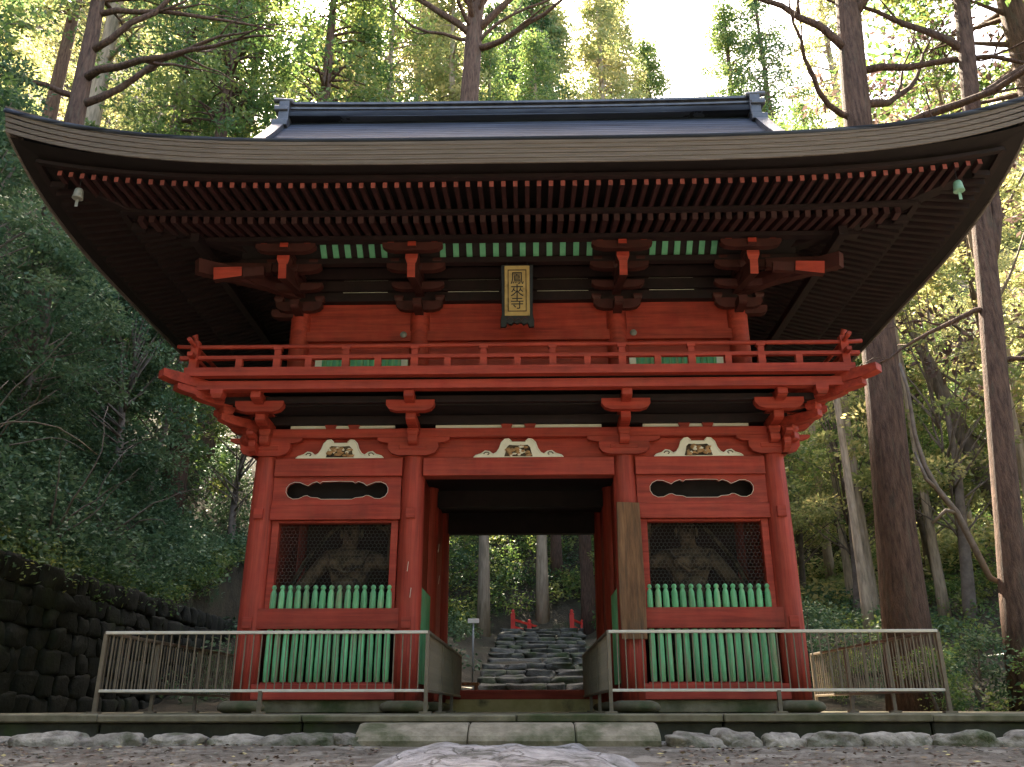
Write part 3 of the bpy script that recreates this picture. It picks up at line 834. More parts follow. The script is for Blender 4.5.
for x in UXC:
    m = MB()
    edge = abs(x) > 2
    block(m, x, YU0 - 0.02, 6.40, 6.5, 0.32)
    nose(m, (x, 0.15), (0, -1), 0.42, 6.30, 6.44, 0.13)
    nose(m, (x, 0.15), (0, -1), 0.72, 6.62, 6.74, 0.13)
    m.beam((x, 0.15, 6.78), (x, -1.0, 6.53), 0.115, 0.22)
    block(m, x, -0.5, 6.75, 6.86, 0.19)
    block(m, x, -0.93, 6.645, 6.78, 0.18)
    nose(m, (x, 0.15), (0, -1), 1.2, 6.86, 6.97, 0.12)
    for dx in (-0.32, 0.32):
        block(m, x + dx, -0.505, 6.88, 6.96, 0.13); block(m, x + dx, 0.03, 6.52, 6.60, 0.14); block(m, x + dx, -0.935, 6.99, 7.06, 0.12)
    boat(m, x, 0.40, 6.72, 6.60, -0.26, -0.16)
    if edge:
        s = 1 if x > 0 else -1
        m.beam((x, 0.2, 6.80), (x + s * D2 * 1.75, 0.2 - D2 * 1.75, 6.60), 0.13, 0.22)
        nose(m, (x, 0.15), (s * D2, -D2), 1.0, 6.60, 6.74, 0.13)
        nose(m, (x, 0.15), (s, 0), 0.45, 6.30, 6.44, 0.13)
        m.box(min(x, s * 4.42), max(x, s * 4.42), -0.985, -0.875, 6.41, 6.64) if False else m.beam((x + s * 0.3, -0.88, 6.58), (x + s * 0.60, -0.90, 6.545), 0.09, 0.14); m.beam((x + s * 0.60, -0.93, 6.545), (s * 4.40, -0.95, 6.50), 0.10, 0.15, 0.11, 0.20); m.beam((x + s * 0.3, -0.55, 6.80), (s * 4.75, -0.60, 6.78), 0.11, 0.15, 0.11, 0.2)
    o = m.build("upper_bracket", RED_SHADE, up)
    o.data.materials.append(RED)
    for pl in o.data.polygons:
        if (pl.normal.y < -0.9 and pl.center.y < -0.97) or (abs(pl.normal.x) > 0.9 and abs(pl.center.x) > 4.3): pl.material_index = 1  # front faces stay plain red, as if catching light
    for hw, z1, z0, ya, yb in ((0.36, 6.52, 6.36, -0.02, 0.08), (0.44, 6.88, 6.76, -0.56, -0.45), (0.44, 6.99, 6.86, -0.99, -0.88)):
        a = MB(); boat(a, x, hw, z1, z0, ya, yb)
        a.build("cross_arm", RED_SHADE, o)
MB().box(-4.2, 4.2, -0.565, -0.45, 6.88, 6.97).build("purlin", RAFTD, up)
MB().box(-4.95, 4.95, -1.05, -0.92, 7.0, 7.07).build("purlin", RAFTD, up)
for s in (-1, 1):
    MB().box(s * 4.62 - 0.06, s * 4.62 + 0.06, -1.30, 5.2, 6.86, 6.998).build("purlin", RAFTD, up)
# green ribbed coving between the brackets
for a, c, k in ((-1.13, 1.09, 12), (-2.94, -2.02, 6), (2.04, 2.96, 6)):
    for i in range(k):
        x = a + (c - a) * i / (k - 1)
        MB().beam((x, -0.44, 7.0), (x, -0.70, 7.22), 0.085, 0.03).build("green_rib", GREEND, up)
MB().add([(-4.2, -0.41, 6.99), (4.2, -0.41, 6.99), (4.2, -0.72, 7.255), (-4.2, -0.72, 7.255)], [(0, 1, 2, 3)]).add([(-4.2, -0.39, 7.0), (4.2, -0.39, 7.0), (4.2, -0.70, 7.27), (-4.2, -0.70, 7.27)], [(3, 2, 1, 0)]).build("coving_board", DARKW, up)

# roof --------------------------------------------------------------
XE, YE, YC = 6.70, 4.86, 2.0          # half width, half depth, centre
XG, BG = 4.52, 1.70
def UPT(x, y):
    return 0.57 * (min(1.03, abs(x) / XE) * min(1.03, abs(y - YC) / YE)) ** 4.2
def PR(d): return 7.39 + 0.42 * d + 0.085 * d * d
def roof_z(a, x, y): return PR(a) + UPT(x, y)
roof = None
def patch(fn, nu, nv):
    m = MB()
    v = [fn(i / nu, j / nv) for j in range(nv + 1) for i in range(nu + 1)]
    f = [(j * (nu + 1) + i, j * (nu + 1) + i + 1, (j + 1) * (nu + 1) + i + 1, (j + 1) * (nu + 1) + i) for j in range(nv) for i in range(nu)]
    m.add(v, f, True)
    return m
def slope_front(s):
    def fn(u, t):
        a = t * YE
        lim = XE - a if a < BG else XG + 0.05
        x = (u * 2 - 1) * lim
        y = YC - s * (YE - a)
        return (x, y, roof_z(a, x, y))
    return patch(fn, 60, 30)
def slope_side(s):
    def fn(u, t):
        a = t * BG
        y = YC + (u * 2 - 1) * (YE - a)
        x = s * (XE - a)
        return (x, y, roof_z(a, x, y))
    return patch(fn, 50, 12)
m = MB()
for q in (slope_front(1), slope_front(-1), slope_side(1), slope_side(-1)):
    m.add(q.v, q.f, True)
roof = P_(m, "roof", ROOFM, 0)
so_ = roof.modifiers.new("thick", 'SOLIDIFY'); so_.thickness = 0.06; so_.offset = 0
# gable ends
for s in (-1, 1):
    n_ = 20
    pts = [(YC + (k / n_ * 2 - 1) * (YE - BG), 0) for k in range(n_ + 1)]
    out = [(y, PR(YE - abs(y - YC)) - 0.02) for y, _ in pts] + [(YC + YE - BG, 8.0), (YC - YE + BG, 8.0)]
    MB().prism(out, s * (XG - 0.18) - 0.03, s * (XG - 0.18) + 0.03, lambda q: (q[1], q[0], q[2])).build("gable_wall", DARKW, roof)
    vb = MB()
    for sy in (-1, 1):
        pl = []
        for k in range(13):
            a = BG + (YE - BG) * k / 12
            pl.append((s * (XG + 0.10), YC - sy * (YE - a), PR(a) + 0.05))
        for p, q in zip(pl[:-1], pl[1:]): vb.beam(p, q, 0.22, 0.16)
    vb.build("verge", TILE, roof)
# eave edge in five bark courses
for k in range(5):
    z0, z1 = 7.075 + 0.063 * k, 7.075 + 0.063 * (k + 1) - 0.004
    off = 0.05 - 0.011 * k
    loop = []
    for (x0, y0, x1, y1) in ((-1, -1, 1, -1), (1, -1, 1, 1), (1, 1, -1, 1), (-1, 1, -1, -1)):
        for i in range(44):
            t = i / 44
            loop.append((x0 + (x1 - x0) * t, y0 + (y1 - y0) * t))
    n_ = len(loop)
    v = []
    for zz, ins in ((z0, off + 0.003), (z1, off)):
        for sx, sy in loop:
            x, y = sx * (XE - ins), YC + sy * (YE - ins)
            ss = UPT(sx * XE, YC + sy * YE)
            v.append((x, y, zz + ss * (1 + 0.03 * k)))
    for zz in (z0, z1):
        for sx, sy in loop:
            x, y = sx * (XE - 0.08), YC + sy * (YE - 0.08)
            v.append((x, y, zz + UPT(sx * XE, YC + sy * YE) * (1 + 0.03 * k)))
    f = []
    for i in range(n_):
        j = (i + 1) % n_
        f += [(i, j, n_ + j, n_ + i), (2 * n_ + j, 2 * n_ + i, 3 * n_ + i, 3 * n_ + j), (n_ + i, n_ + j, 3 * n_ + j, 3 * n_ + i), (j, i, 2 * n_ + i, 2 * n_ + j)]
    MB().add(v, f).build("eave_course", BARK_EDGE, roof)
# ridge
rg_z = PR(YE)
def rz_(x): return 0.05 * (abs(x) / 4.7) ** 3
rdg = None
for k, (w, z0, z1) in enumerate(((0.60, -0.10, 0.03), (0.46, 0.03, 0.09), (0.54, 0.09, 0.13), (0.44, 0.13, 0.19), (0.58, 0.19, 0.24))):
    m = MB()
    X = [-4.46 + 8.92 * i / 24 for i in range(25)]
    v = [(x, YC + sy * w / 2, rg_z + zz + rz_(x)) for x in X for sy, zz in ((-1, z0), (1, z0), (1, z1), (-1, z1))]
    f = []
    for i in range(24):
        for q in range(4):
            f.append((i * 4 + q, i * 4 + (q + 1) % 4, i * 4 + 4 + (q + 1) % 4, i * 4 + 4 + q))
    f += [(3, 2, 1, 0), (96, 97, 98, 99)]
    m.add(v, [tuple(reversed(q)) for q in f])
    o = m.build("ridge", TILE if k % 2 else ROOFM, roof) if rdg is None else m.build("ridge_course", TILE, roof)
    rdg = rdg or o
for s in (-1, 1):
    m = MB()
    m.box(s * 4.56 - 0.10, s * 4.56 + 0.10, YC - 0.36, YC + 0.36, rg_z - 0.32, rg_z + 0.26)
    m.box(s * 4.60 - 0.15, s * 4.60 + 0.15, YC - 0.43, YC + 0.43, rg_z - 0.36, rg_z - 0.22)
    m.box(s * 4.60 - 0.13, s * 4.60 + 0.13, YC - 0.40, YC + 0.40, rg_z + 0.02, rg_z + 0.11)
    m.tube([(s * 4.4, YC - 0.30, rg_z + 0.28), (s * 4.78, YC - 0.30, rg_z + 0.31)], 0.055, 10)
    m.tube([(s * 4.35, YC, rg_z + 0.33), (s * 4.86, YC, rg_z + 0.36)], 0.07, 10)
    m.build("ridge_end", TILE, roof, 0.012)

# soffit and rafters
def under(a, x, y): return (7.03 if a < 0.4 else 7.03) + 0.16 * a + 0.13 * max(0, a - 1.2) + UPT(x, y)
def soff(axis, s):
    def fn(u, t):
        a = 0.10 + t * 3.2
        if axis == 'y':
            lim = max(XE - a, 0.3); x = (u * 2 - 1) * lim; y = YC - s * (YE - a)
        else:
            lim = max(YE - a, 0.3); y = YC + (u * 2 - 1) * lim; x = s * (XE - a)
        return (x, y, under(a, x, y) + 0.06)
    return patch(fn, 40, 14)
m = MB()
for ax in 'xy':
    for s in (1, -1):
        q = soff(ax, s); m.add(q.v, q.f, True)
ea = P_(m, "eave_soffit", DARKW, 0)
sp = 0.155
nraf = 0
kk = int(6.2 / sp)
for i in range(-kk, kk + 1):
    x = i * sp
    bmax = XE - abs(x)
    a0, a1 = 0.42, min(1.5, bmax - 0.05)
    if a1 - a0 < 0.15: continue
    ya, yb = YC - YE + a0, YC - YE + a1
    m = MB().beam((0, ya, 7.0 + UPT(x, ya)), (0, yb, 7.0 + 0.15 * (a1 - a0) + UPT(x, yb)), 0.056, 0.075)
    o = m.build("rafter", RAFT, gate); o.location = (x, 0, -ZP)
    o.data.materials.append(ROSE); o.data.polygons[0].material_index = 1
m = MB(); m2 = MB()
for i in range(-kk, kk + 1):
    x = i * sp
    bmax = XE - abs(x)
    a0, a1 = 1.22, min(3.4, bmax - 0.05)
    if a1 - a0 < 0.15: continue
    m.beam((x, YC - YE + a0, 6.975 + UPT(x, YC - YE + a0)), (x, YC - YE + a1, 6.975 + 0.25 * (a1 - a0)), 0.075, 0.10)
for s in (-1, 1):
    ky = int(4.6 / sp)
    for i in range(-ky, ky + 1):
        y = YC + i * sp
        bmax = YE - abs(y - YC)
        a0, a1 = 0.42, min(1.5, bmax - 0.05)
        if a1 - a0 > 0.15:
            xa, xb = s * (XE - a0), s * (XE - a1)
            m2.beam((xa, y, 7.0 + UPT(xa, y)), (xb, y, 7.0 + 0.15 * (a1 - a0) + UPT(xb, y)), 0.066, 0.085)
        a0, a1 = 1.22, min(3.2, bmax - 0.05)
        if a1 - a0 > 0.15:
            xa, xb = s * (XE - a0), s * (XE - a1)
            m2.beam((xa, y, 6.975 + UPT(xa, y)), (xb, y, 6.975 + 0.25 * (a1 - a0)), 0.075, 0.10)
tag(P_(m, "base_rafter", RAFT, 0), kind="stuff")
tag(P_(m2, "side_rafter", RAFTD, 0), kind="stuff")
for s in (-1, 1):
    for k in (-1, 1):
        m = MB()
        p0 = Vector((s * 3.5, YC + k * 1.84, 7.25)); p1 = Vector((s * (XE - 0.75), YC + k * (YE - 0.75), 6.90 + 0.40))
        m.beam(p0, p0.lerp(p1, 0.55) + Vector((0, 0, -0.10)), 0.2, 0.24)
        m.beam(p0.lerp(p1, 0.55) + Vector((0, 0, -0.10)), p1, 0.2, 0.24)
        P_(m, "hip_rafter", RAFTD, 0.006)
# thin boards carried by the rafter tips
for a, z, w, h in ((0.36, 7.062, 0.08, 0.05), (1.17, 7.045, 0.09, 0.05)):
    for s in (-1, 1):
        for ax in 'yx':
            m, prev = MB(), None
            for i in range(41):
                t = -1 + i / 20
                if ax == 'y': x, y = t * (XE - a), YC - s * (YE - a)
                else: x, y = s * (XE - a), YC + t * (YE - a)
                p = (x, y, z + UPT(x, y) + (0.002 if ax == 'x' else 0))
                if prev: m.beam(prev, p, w, h)
                prev = p
            P_(m, "eave_batten", RAFTD, 0)

# ------------------------------------------------------------------ plaque, wind bells, boards
pq = empty("name_plaque", (-0.005, -0.42, 5.86))
pq.rotation_euler = (R(12), 0, 0)
tag(pq, "gilded upright name plaque with black characters in a black carved frame", "plaque")
out = [(-0.25, 0.0), (-0.17, 0.0), (-0.15, 0.06), (-0.09, 0.03), (-0.05, 0.07), (0, 0.05), (0.05, 0.07), (0.09, 0.03), (0.15, 0.06), (0.17, 0.0), (0.25, 0.0), (0.25, 0.10), (0.23, 0.2), (0.24, 0.95), (-0.24, 0.95), (-0.23, 0.2), (-0.25, 0.10)]
MB().prism(out, -0.04, 0.04).build("frame", BLACKL, pq, 0.008)
zz = MB()
zp = [(-0.16, 0.115), (-0.10, 0.16), (-0.04, 0.10), (0.02, 0.14), (0.06, 0.10), (0.11, 0.16), (0.165, 0.115)]
for p, q in zip(zp[:-1], zp[1:]): zz.beam((p[0], -0.044, p[1]), (q[0], -0.044, q[1]), 0.01, 0.014)
zz.build("frame_trim", RAFT, pq)
bd = MB().box(-0.185, 0.185, -0.055, -0.038, 0.17, 0.93).build("board", GOLD, pq, 0.004)
ln = MB()
for x0, x1, z0, z1 in ((-0.14, 0.14, 0.23, 0.245), (-0.14, 0.14, 0.855, 0.87), (-0.14, -0.125, 0.23, 0.87), (0.125, 0.14, 0.23, 0.87)):
    ln.box(x0, x1, -0.06, -0.056, z0, z1)
ln.build("border_line", OLDW, bd)
dg = bpy.context.evaluated_depsgraph_get()
for ch, z in (("鳳", 0.665), ("來", 0.47), ("寺", 0.285)):
    cu = bpy.data.curves.new("lettering", 'FONT')
    cu.body, cu.size, cu.extrude, cu.align_x = ch, 0.205, 0.004, 'CENTER'
    t = bpy.data.objects.new("lettering_source", cu)
    COL.objects.link(t)
    bpy.context.view_layer.update()
    me = bpy.data.meshes.new_from_object(t.evaluated_get(bpy.context.evaluated_depsgraph_get()))
    bpy.data.objects.remove(t)
    me.materials.clear(); me.materials.append(BLACKL)
    o = obj("lettering", me, bd)
    o.rotation_euler = (R(90), 0, 0); o.location = (0, -0.061, z)
hg = MB()
hg.tube([(-0.15, 0.02, 0.95), (-0.15, 0.25, 1.15)], 0.012, 6); hg.tube([(0.15, 0.02, 0.95), (0.15, 0.25, 1.15)], 0.012, 6)
hg.build("hanger", BLACKL, pq)

def bell(x, z, m_, label):
    e = empty("wind_bell", (x, -2.4, z))
    e.scale = (0.8, 0.8, 0.8)
    tag(e, label, "bell")
    MB().lathe((0, 0, 0), [(0.082, -0.09), (0.088, -0.085), (0.078, -0.04), (0.07, 0.05), (0.055, 0.09), (0.02, 0.105)], 16).build("bell_body", m_, e)
    MB().tube([(0, 0, 0.10), (0, 0, 0.5)], 0.006, 6).build("hanger", BLACKL, e)
    MB().beam((0, 0, -0.10), (0, 0, -0.24), 0.05, 0.005).build("clapper_plate", m_, e)
bell(-5.76, 6.95, PALEM, "small grey wind bell hanging under the corner of the eaves on the hillside side")
bell(5.72, 6.90, COPPER, "small verdigris wind bell hanging under the corner of the eaves on the forest side")

bdp = MB().prism([(-0.165, 0), (0.17, 0), (0.176, 0.6), (0.168, 1.2), (0.158, 1.82), (-0.155, 1.83), (-0.168, 1.1), (-0.174, 0.5)], -0.03, 0.03)
o = bdp.build("wooden_signboard", BOARD, None, 0.006)
o.location = (1.515, -0.215, 1.45)
tag(o, "tall weathered brown wooden signboard fixed to a red gate column", "signboard")
o = MB().tube([(0, 0, 0), (0.05, 0, 0.6), (0.085, 0, 1.5)], 0.026, 8).build("wooden_pole", BOARD)
o.location = (-1.83, 0.16, 1.6)
tag(o, "thin wooden pole leaning inside the netted window of a statue chamber", "pole")

# low wooden bench in the passage
bn = empty("wooden_bench", (-1.07, 4.75, 0.55))
tag(bn, "low wooden bench standing behind the gate passage beside the stone stairs", "bench")
MB().box(-0.27, 0.27, -0.16, 0.16, 0.45, 0.50).build("seat", BOARD, bn, 0.006)
for x in (-0.22, 0.22):
    for y in (-0.12, 0.12):
        MB().box(x - 0.03, x + 0.03, y - 0.03, y + 0.03, 0, 0.449).build("leg", BOARD, bn)
MB().box(-0.22, 0.22, -0.015, 0.015, 0.2, 0.25).build("stretcher", BOARD, bn)

# ------------------------------------------------------------------ fences
def fence(name, sx, label):
    e = empty(name, (sx * 5.0, -1.25, ZP))
    tag(e, label, "fence")
    xi, xo, ya, yb = 1.087, 5.0, 0.0, 5.2       # local y from the front run
    L = lambda x: sx * x - sx * 5.0
    zb, zt = 0.25, 0.915
    runs = [((L(xo), 0), (L(xi), 0)), ((L(xi), 0), (L(xi), yb)), ((L(xo), 0), (L(xo), 4.9))]
    for (p, q) in runs:
        MB().beam((p[0], p[1], zt), (q[0], q[1], zt), 0.05, 0.035).build("top_rail", RAILTOP if p[1] == q[1] else METAL, e, 0.004)  # front rails pale, return rails in darker steel standing in for shade
        MB().beam((p[0], p[1], zb), (q[0], q[1], zb), 0.04, 0.032).build("bottom_rail", RAILTOP if p[1] == q[1] else METAL, e, 0.004)
    for x, y in ((xi, 0), (3.05, 0), (xo, 0), (xi, 1.75), (xi, 3.5), (xi, yb), (xo, 1.6), (xo, 3.2), (xo, 4.9)):
        pm = MB().box(-0.022, 0.022, -0.022, 0.022, 0.0, 0.90 if y or x != 3.05 else 0.25).box(-0.07, 0.07, -0.05, 0.05, -0.004, 0.02)
        o = pm.build("post", METAL, e); o.location = (L(x), y, 0)
    bme = MB().box(-0.0065, 0.0065, -0.0065, 0.0065, zb + 0.015, zt - 0.017).mesh("baluster", METAL)
    n = int((xo - xi) / 0.1)
    for i in range(1, n):
        o = obj("baluster", bme, e); o.location = (L(xi + (xo - xi) * i / n), 0, 0)
    far = MB()
    cnt = n - 1
    for i in range(1, 52):
        for x in (xi, xo):
            y = i * 0.1
            if x == xo and y > 4.85: continue
            if cnt < 100 and i < 31:
                o = obj("baluster", bme, e); o.location = (L(x), y, 0); cnt += 1
            else:
                far.box(L(x) - 0.008, L(x) + 0.008, y - 0.008, y + 0.008, zb + 0.015, zt - 0.017)
    tag(far.build("baluster_row", METAL, e), kind="stuff")
fence("metal_fence", -1, "beige metal railing fence round the statue chamber next to the retaining wall")
fence("metal_fence", 1, "beige metal railing fence round the statue chamber next to the big cedar")

# ------------------------------------------------------------------ guardian statues
def statue(x, mirror, label):
    e = empty("guardian_statue", (x, 0.85, 0.74))
    e.scale = (1.12,) * 3
    tag(e, label, "statue")
    s = mirror
    J = {  # joint: (pos, radius)
        'pelvis': ((0, 0, 1.12), 0.19), 'waist': ((0.02 * s, 0, 1.32), 0.19), 'chest': ((0.03 * s, -0.04, 1.62), 0.25), 'neck': ((0.03 * s, -0.05, 1.86), 0.10), 'head': ((0.04 * s, -0.09, 2.04), 0.13), 'crown': ((0.04 * s, -0.06, 2.2), 0.10), 'knot': ((0.04 * s, -0.03, 2.32), 0.055),
        'shA': ((0.32 * s, -0.02, 1.74), 0.13), 'elA': ((0.60 * s, -0.08, 1.62), 0.095), 'wrA': ((0.62 * s, -0.26, 1.95), 0.06), 'fiA': ((0.60 * s, -0.30, 2.08), 0.075),
        'shB': ((-0.27 * s, -0.02, 1.74), 0.13), 'elB': ((-0.52 * s, -0.08, 1.42), 0.095), 'wrB': ((-0.64 * s, -0.30, 1.25), 0.06), 'fiB': ((-0.70 * s, -0.38, 1.22), 0.075),
        'hipA': ((0.16 * s, 0, 1.0), 0.15), 'knA': ((0.24 * s, -0.05, 0.6), 0.11), 'anA': ((0.26 * s, 0.0, 0.14), 0.075), 'toA': ((0.28 * s, -0.2, 0.06), 0.06),
        'hipB': ((-0.15 * s, 0, 1.0), 0.15), 'knB': ((-0.2 * s, -0.02, 0.58), 0.11), 'anB': ((-0.22 * s, 0.03, 0.14), 0.075), 'toB': ((-0.24 * s, -0.17, 0.06), 0.06)}
    E = [('pelvis', 'waist'), ('waist', 'chest'), ('chest', 'neck'), ('neck', 'head'), ('head', 'crown'), ('crown', 'knot'), ('chest', 'shA'), ('shA', 'elA'), ('elA', 'wrA'), ('wrA', 'fiA'), ('chest', 'shB'), ('shB', 'elB'), ('elB', 'wrB'), ('wrB', 'fiB'),
         ('pelvis', 'hipA'), ('hipA', 'knA'), ('knA', 'anA'), ('anA', 'toA'), ('pelvis', 'hipB'), ('hipB', 'knB'), ('knB', 'anB'), ('anB', 'toB')]
    names = list(J)
    pts, rad = [J[k][0] for k in names], [J[k][1] for k in names]
    edges = [(names.index(a), names.index(b_)) for a, b_ in E]
    # five fingers on each hand
    for wr, fi, open_ in (('wrA', 'fiA', 1), ('wrB', 'fiB', 1)):
        w_, f_ = Vector(J[wr][0]), Vector(J[fi][0])
        d = (f_ - w_).normalized(); sd_ = d.cross(Vector((0, 1, 0.2))).normalized()
        for k, (off, ln_) in enumerate(((-0.055, 0.10), (-0.02, 0.13), (0.018, 0.125), (0.052, 0.10), (0.09, 0.08))):
            b0 = len(pts)
            base = f_ + sd_ * off * 0.8
            dd = d if k < 4 else (d * 0.4 + sd_).normalized()
            pts += [tuple(base + dd * 0.05), tuple(base + dd * (0.05 + ln_ * 0.55)), tuple(base + dd * (0.05 + ln_) + Vector((0, -0.03, 0)))]
            rad += [0.02, 0.017, 0.013]
            edges += [(names.index(fi), b0), (b0, b0 + 1), (b0 + 1, b0 + 2)]
    me = bpy.data.meshes.new("body")
    me.from_pydata(pts, edges, [])
    me.materials.append(OLDW)
    o = obj("body", me, e)
    sk = o.modifiers.new("skin", 'SKIN')
    sk.use_smooth_shade = True
    for i, sv in enumerate(me.skin_vertices[0].data):
        sv.radius = (rad[i], rad[i]); sv.use_root = (i == 0)
    sb = o.modifiers.new("sub", 'SUBSURF'); sb.levels = sb.render_levels = 2
    f = MB()
    hx, hy, hz = 0.04 * s, -0.20, 2.05
    f.rock((hx, hy - 0.03, hz - 0.01), (0.025, 0.045, 0.04), 2, 1, 0.03, 8, 6)
    for d in (-0.05, 0.05):
        f.rock((hx + d, hy - 0.005, hz + 0.045), (0.03, 0.02, 0.016), 3, 1, 0.03, 8, 6)
        f.rock((hx + d * 0.9, hy - 0.01, hz + 0.075), (0.045, 0.022, 0.014), 4, 1, 0.03, 8, 6)
        f.rock((hx + d * 2.7, -0.07, hz + 0.01), (0.022, 0.035, 0.07), 5, 1, 0.03, 8, 6)
    f.rock((hx, hy - 0.0, hz - 0.085), (0.05, 0.022, 0.016), 6, 1, 0.03, 8, 6)
    f.build("face_features", OLDW, e)
    ar = MB()
    for d in (-0.11, 0.11):
        ar.rock((0.03 * s + d, -0.25, 1.64), (0.13, 0.06, 0.10), 9, 0.9, 0.05, 14, 9)
    ar.rock((0.02 * s, -0.2, 1.32), (0.20, 0.09, 0.15), 10, 0.9, 0.05, 14, 9)
    ar.tube([(-0.24 * s, -0.18, 1.78), (-0.1 * s, -0.30, 1.58), (0.05 * s, -0.32, 1.50), (0.2 * s, -0.30, 1.60), (0.3 * s, -0.16, 1.80)], 0.022, 6)
    ar.build("chest_armour", OLDW, e)
    # draped skirt and flying scarf
    sk_ = MB()
    prof = [(0.21, 1.20), (0.25, 1.1), (0.31, 0.9), (0.36, 0.66), (0.40, 0.46), (0.36, 0.45)]
    n_ = 40
    v = []
    for r, z in prof:
        for k in range(n_):
            t = 2 * math.pi * k / n_
            rr = r * (1 + 0.09 * math.sin(t * 9 + z * 3) * (1.2 - z))
            v.append((rr * math.cos(t) * 1.1, rr * math.sin(t) * 0.8, z + 0.03 * math.sin(t * 3)))
    sk_.add(v, [(i * n_ + k, i * n_ + (k + 1) % n_, (i + 1) * n_ + (k + 1) % n_, (i + 1) * n_ + k) for i in range(len(prof) - 1) for k in range(n_)], True)
    sk_.build("skirt", OLDW, e)
    sc = MB()
    sc.tube([(-0.62 * s, -0.05, 0.95), (-0.78 * s, 0, 1.25), (-0.6 * s, 0.05, 1.7), (-0.3 * s, 0.12, 2.1), (0.05 * s, 0.2, 2.42), (0.46 * s, 0.16, 2.14), (0.75 * s, 0.05, 1.6), (0.72 * s, 0, 1.2), (0.55 * s, -0.05, 0.92)], [0.02, 0.03, 0.03, 0.025, 0.02, 0.025, 0.03, 0.03, 0.02], 8)
    sc.tube([(-0.34 * s, -0.22, 1.14), (0, -0.27, 1.05), (0.34 * s, -0.22, 1.16)], [0.03, 0.045, 0.03], 8)
    sc.build("scarf", OLDW, e)
    MB().rock((0, 0, -0.06), (0.55, 0.4, 0.24), 8, 0.7, 0.1).build("rock_base", OLDW, e)
statue(-2.55, 1, "brown wooden guardian statue behind netting in the chamber nearer the retaining wall")
statue(2.52, -1, "brown wooden guardian statue behind netting in the chamber beside the wooden signboard")

# ------------------------------------------------------------------ retaining wall
m = MB()
rn = random.Random(8)
z = 0.0
row = 0
while z < 2.6:
    h = rn.uniform(0.28, 0.42)
    y = -9.5 + rn.uniform(0, 0.4)
    while y < 27:
        w = rn.uniform(0.32, 0.75)
        if y > -3:
            m.rock((-8.09 + rn.uniform(-0.03, 0.03) - z * 0.02, y + w / 2, z + h / 2 + 0.1 + rn.uniform(-0.03, 0.03)), (0.17, w / 2 * 1.05, h / 2 * 1.08), row * 100 + int(y * 10), 0.36, 0.09, 16, 10, rn.uniform(-0.08, 0.08))
        y += w
    z += h
    row += 1
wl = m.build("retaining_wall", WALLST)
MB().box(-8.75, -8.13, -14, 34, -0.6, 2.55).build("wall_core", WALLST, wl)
tag(wl, "dark mossy dry stone retaining wall at the foot of the hillside", "wall")

# ------------------------------------------------------------------ stairs behind the gate
stc = empty("stone_staircase", (0.55, 7.0, 0.4))
tag(stc, "long flight of rough mossy stone steps climbing behind the gate", "staircase")
ns = 15
for i in range(ns):
    y = 7.0 + i * 1.28
    zt = 0.72 + i * 0.212
    rn = random.Random(40 + i)
    m = MB()
    w0, w1 = -1.18 + i * 0.01, 1.48 + i * 0.06
    cxs = 0.12 + i * 0.012
    x = w0
    while x < w1 - 0.15:
        w = min(rn.uniform(0.45, 0.95), w1 - x)
        m.rock((x + w / 2, y + rn.uniform(-0.05, 0.05), zt - 0.13 + rn.uniform(-0.02, 0.02)), (w / 2 * 1.04, 0.42, 0.12), i * 31 + int(x * 10), 0.32, 0.10, 22, 12, rn.uniform(-0.05, 0.05))
        if rn.random() < 0.8:
            m.rock((x + w / 2, y + 0.75, zt - 0.10 + rn.uniform(-0.03, 0.03)), (w / 2 * 1.02, 0.45, 0.11), i * 57 + int(x * 10), 0.4, 0.12, 18, 10)
        x += w
    o = m.build("step", STEPST, stc); o.location = (-0.55, -7.0, -0.4)

# red bridge railings at the head of the stairs
def bridge_rail(x, y, z, dx, dz, label):
    e = empty("bridge_railing", (x, y, z))
    tag(e, label, "railing")
    for k in range(3):
        p = MB().box(-0.09, 0.09, -0.09, 0.09, -0.9, 0.62 if k == 0 else 0.42).lathe((0, 0, 0.62 if k == 0 else 0.42), [(0.10, 0), (0.10, 0.05), (0.05, 0.09), (0.09, 0.14), (0.02, 0.22)], 10)
        o = p.build("post", BRIDGE, e); o.location = (dx * k / 2, 0.4 * k, dz * k / 2)
    for h in (0.42, 0.12, -0.15):
        MB().beam((0, 0, h), (dx, 0.8, h + dz), 0.07, 0.09).build("rail", BRIDGE, e)
bridge_rail(-0.58, 26.0, 3.75, 1.4, -0.35, "bright red bridge railing above the middle of the stairs")
bridge_rail(1.94, 26.0, 3.75, 0.95, -0.35, "bright red bridge railing by the tree at the edge of the stairs")

sg = empty("path_sign", (-1.32, 11.0, 1.2))
tag(sg, "small white sign board on a thin post on the bank beside the stairs", "sign")
MB().tube([(0, 0, 0), (0, 0, 1.55)], 0.025, 8).build("post", PALEM, sg)
MB().box(-0.14, 0.15, -0.05, -0.02, 1.47, 1.58).build("sign_board", WHITE, sg, 0.004)

# ------------------------------------------------------------------ trees
def wavy(rn, p, d, l, r, n=7, wob=0.12, lift=0.0):
    p, d = Vector(p), Vector(d).normalized()
    pts, rad = [p.copy()], [r]
    for i in range(n):
        d = (d + Vector((rn.uniform(-1, 1), rn.uniform(-1, 1), rn.uniform(-1, 1))) * wob * 2 + Vector((0, 0, lift))).normalized()
        p = p + d * l / n
        pts.append(p.copy()); rad.append(max(0.008, r * (1 - 0.85 * (i + 1) / n)))
    return pts, rad

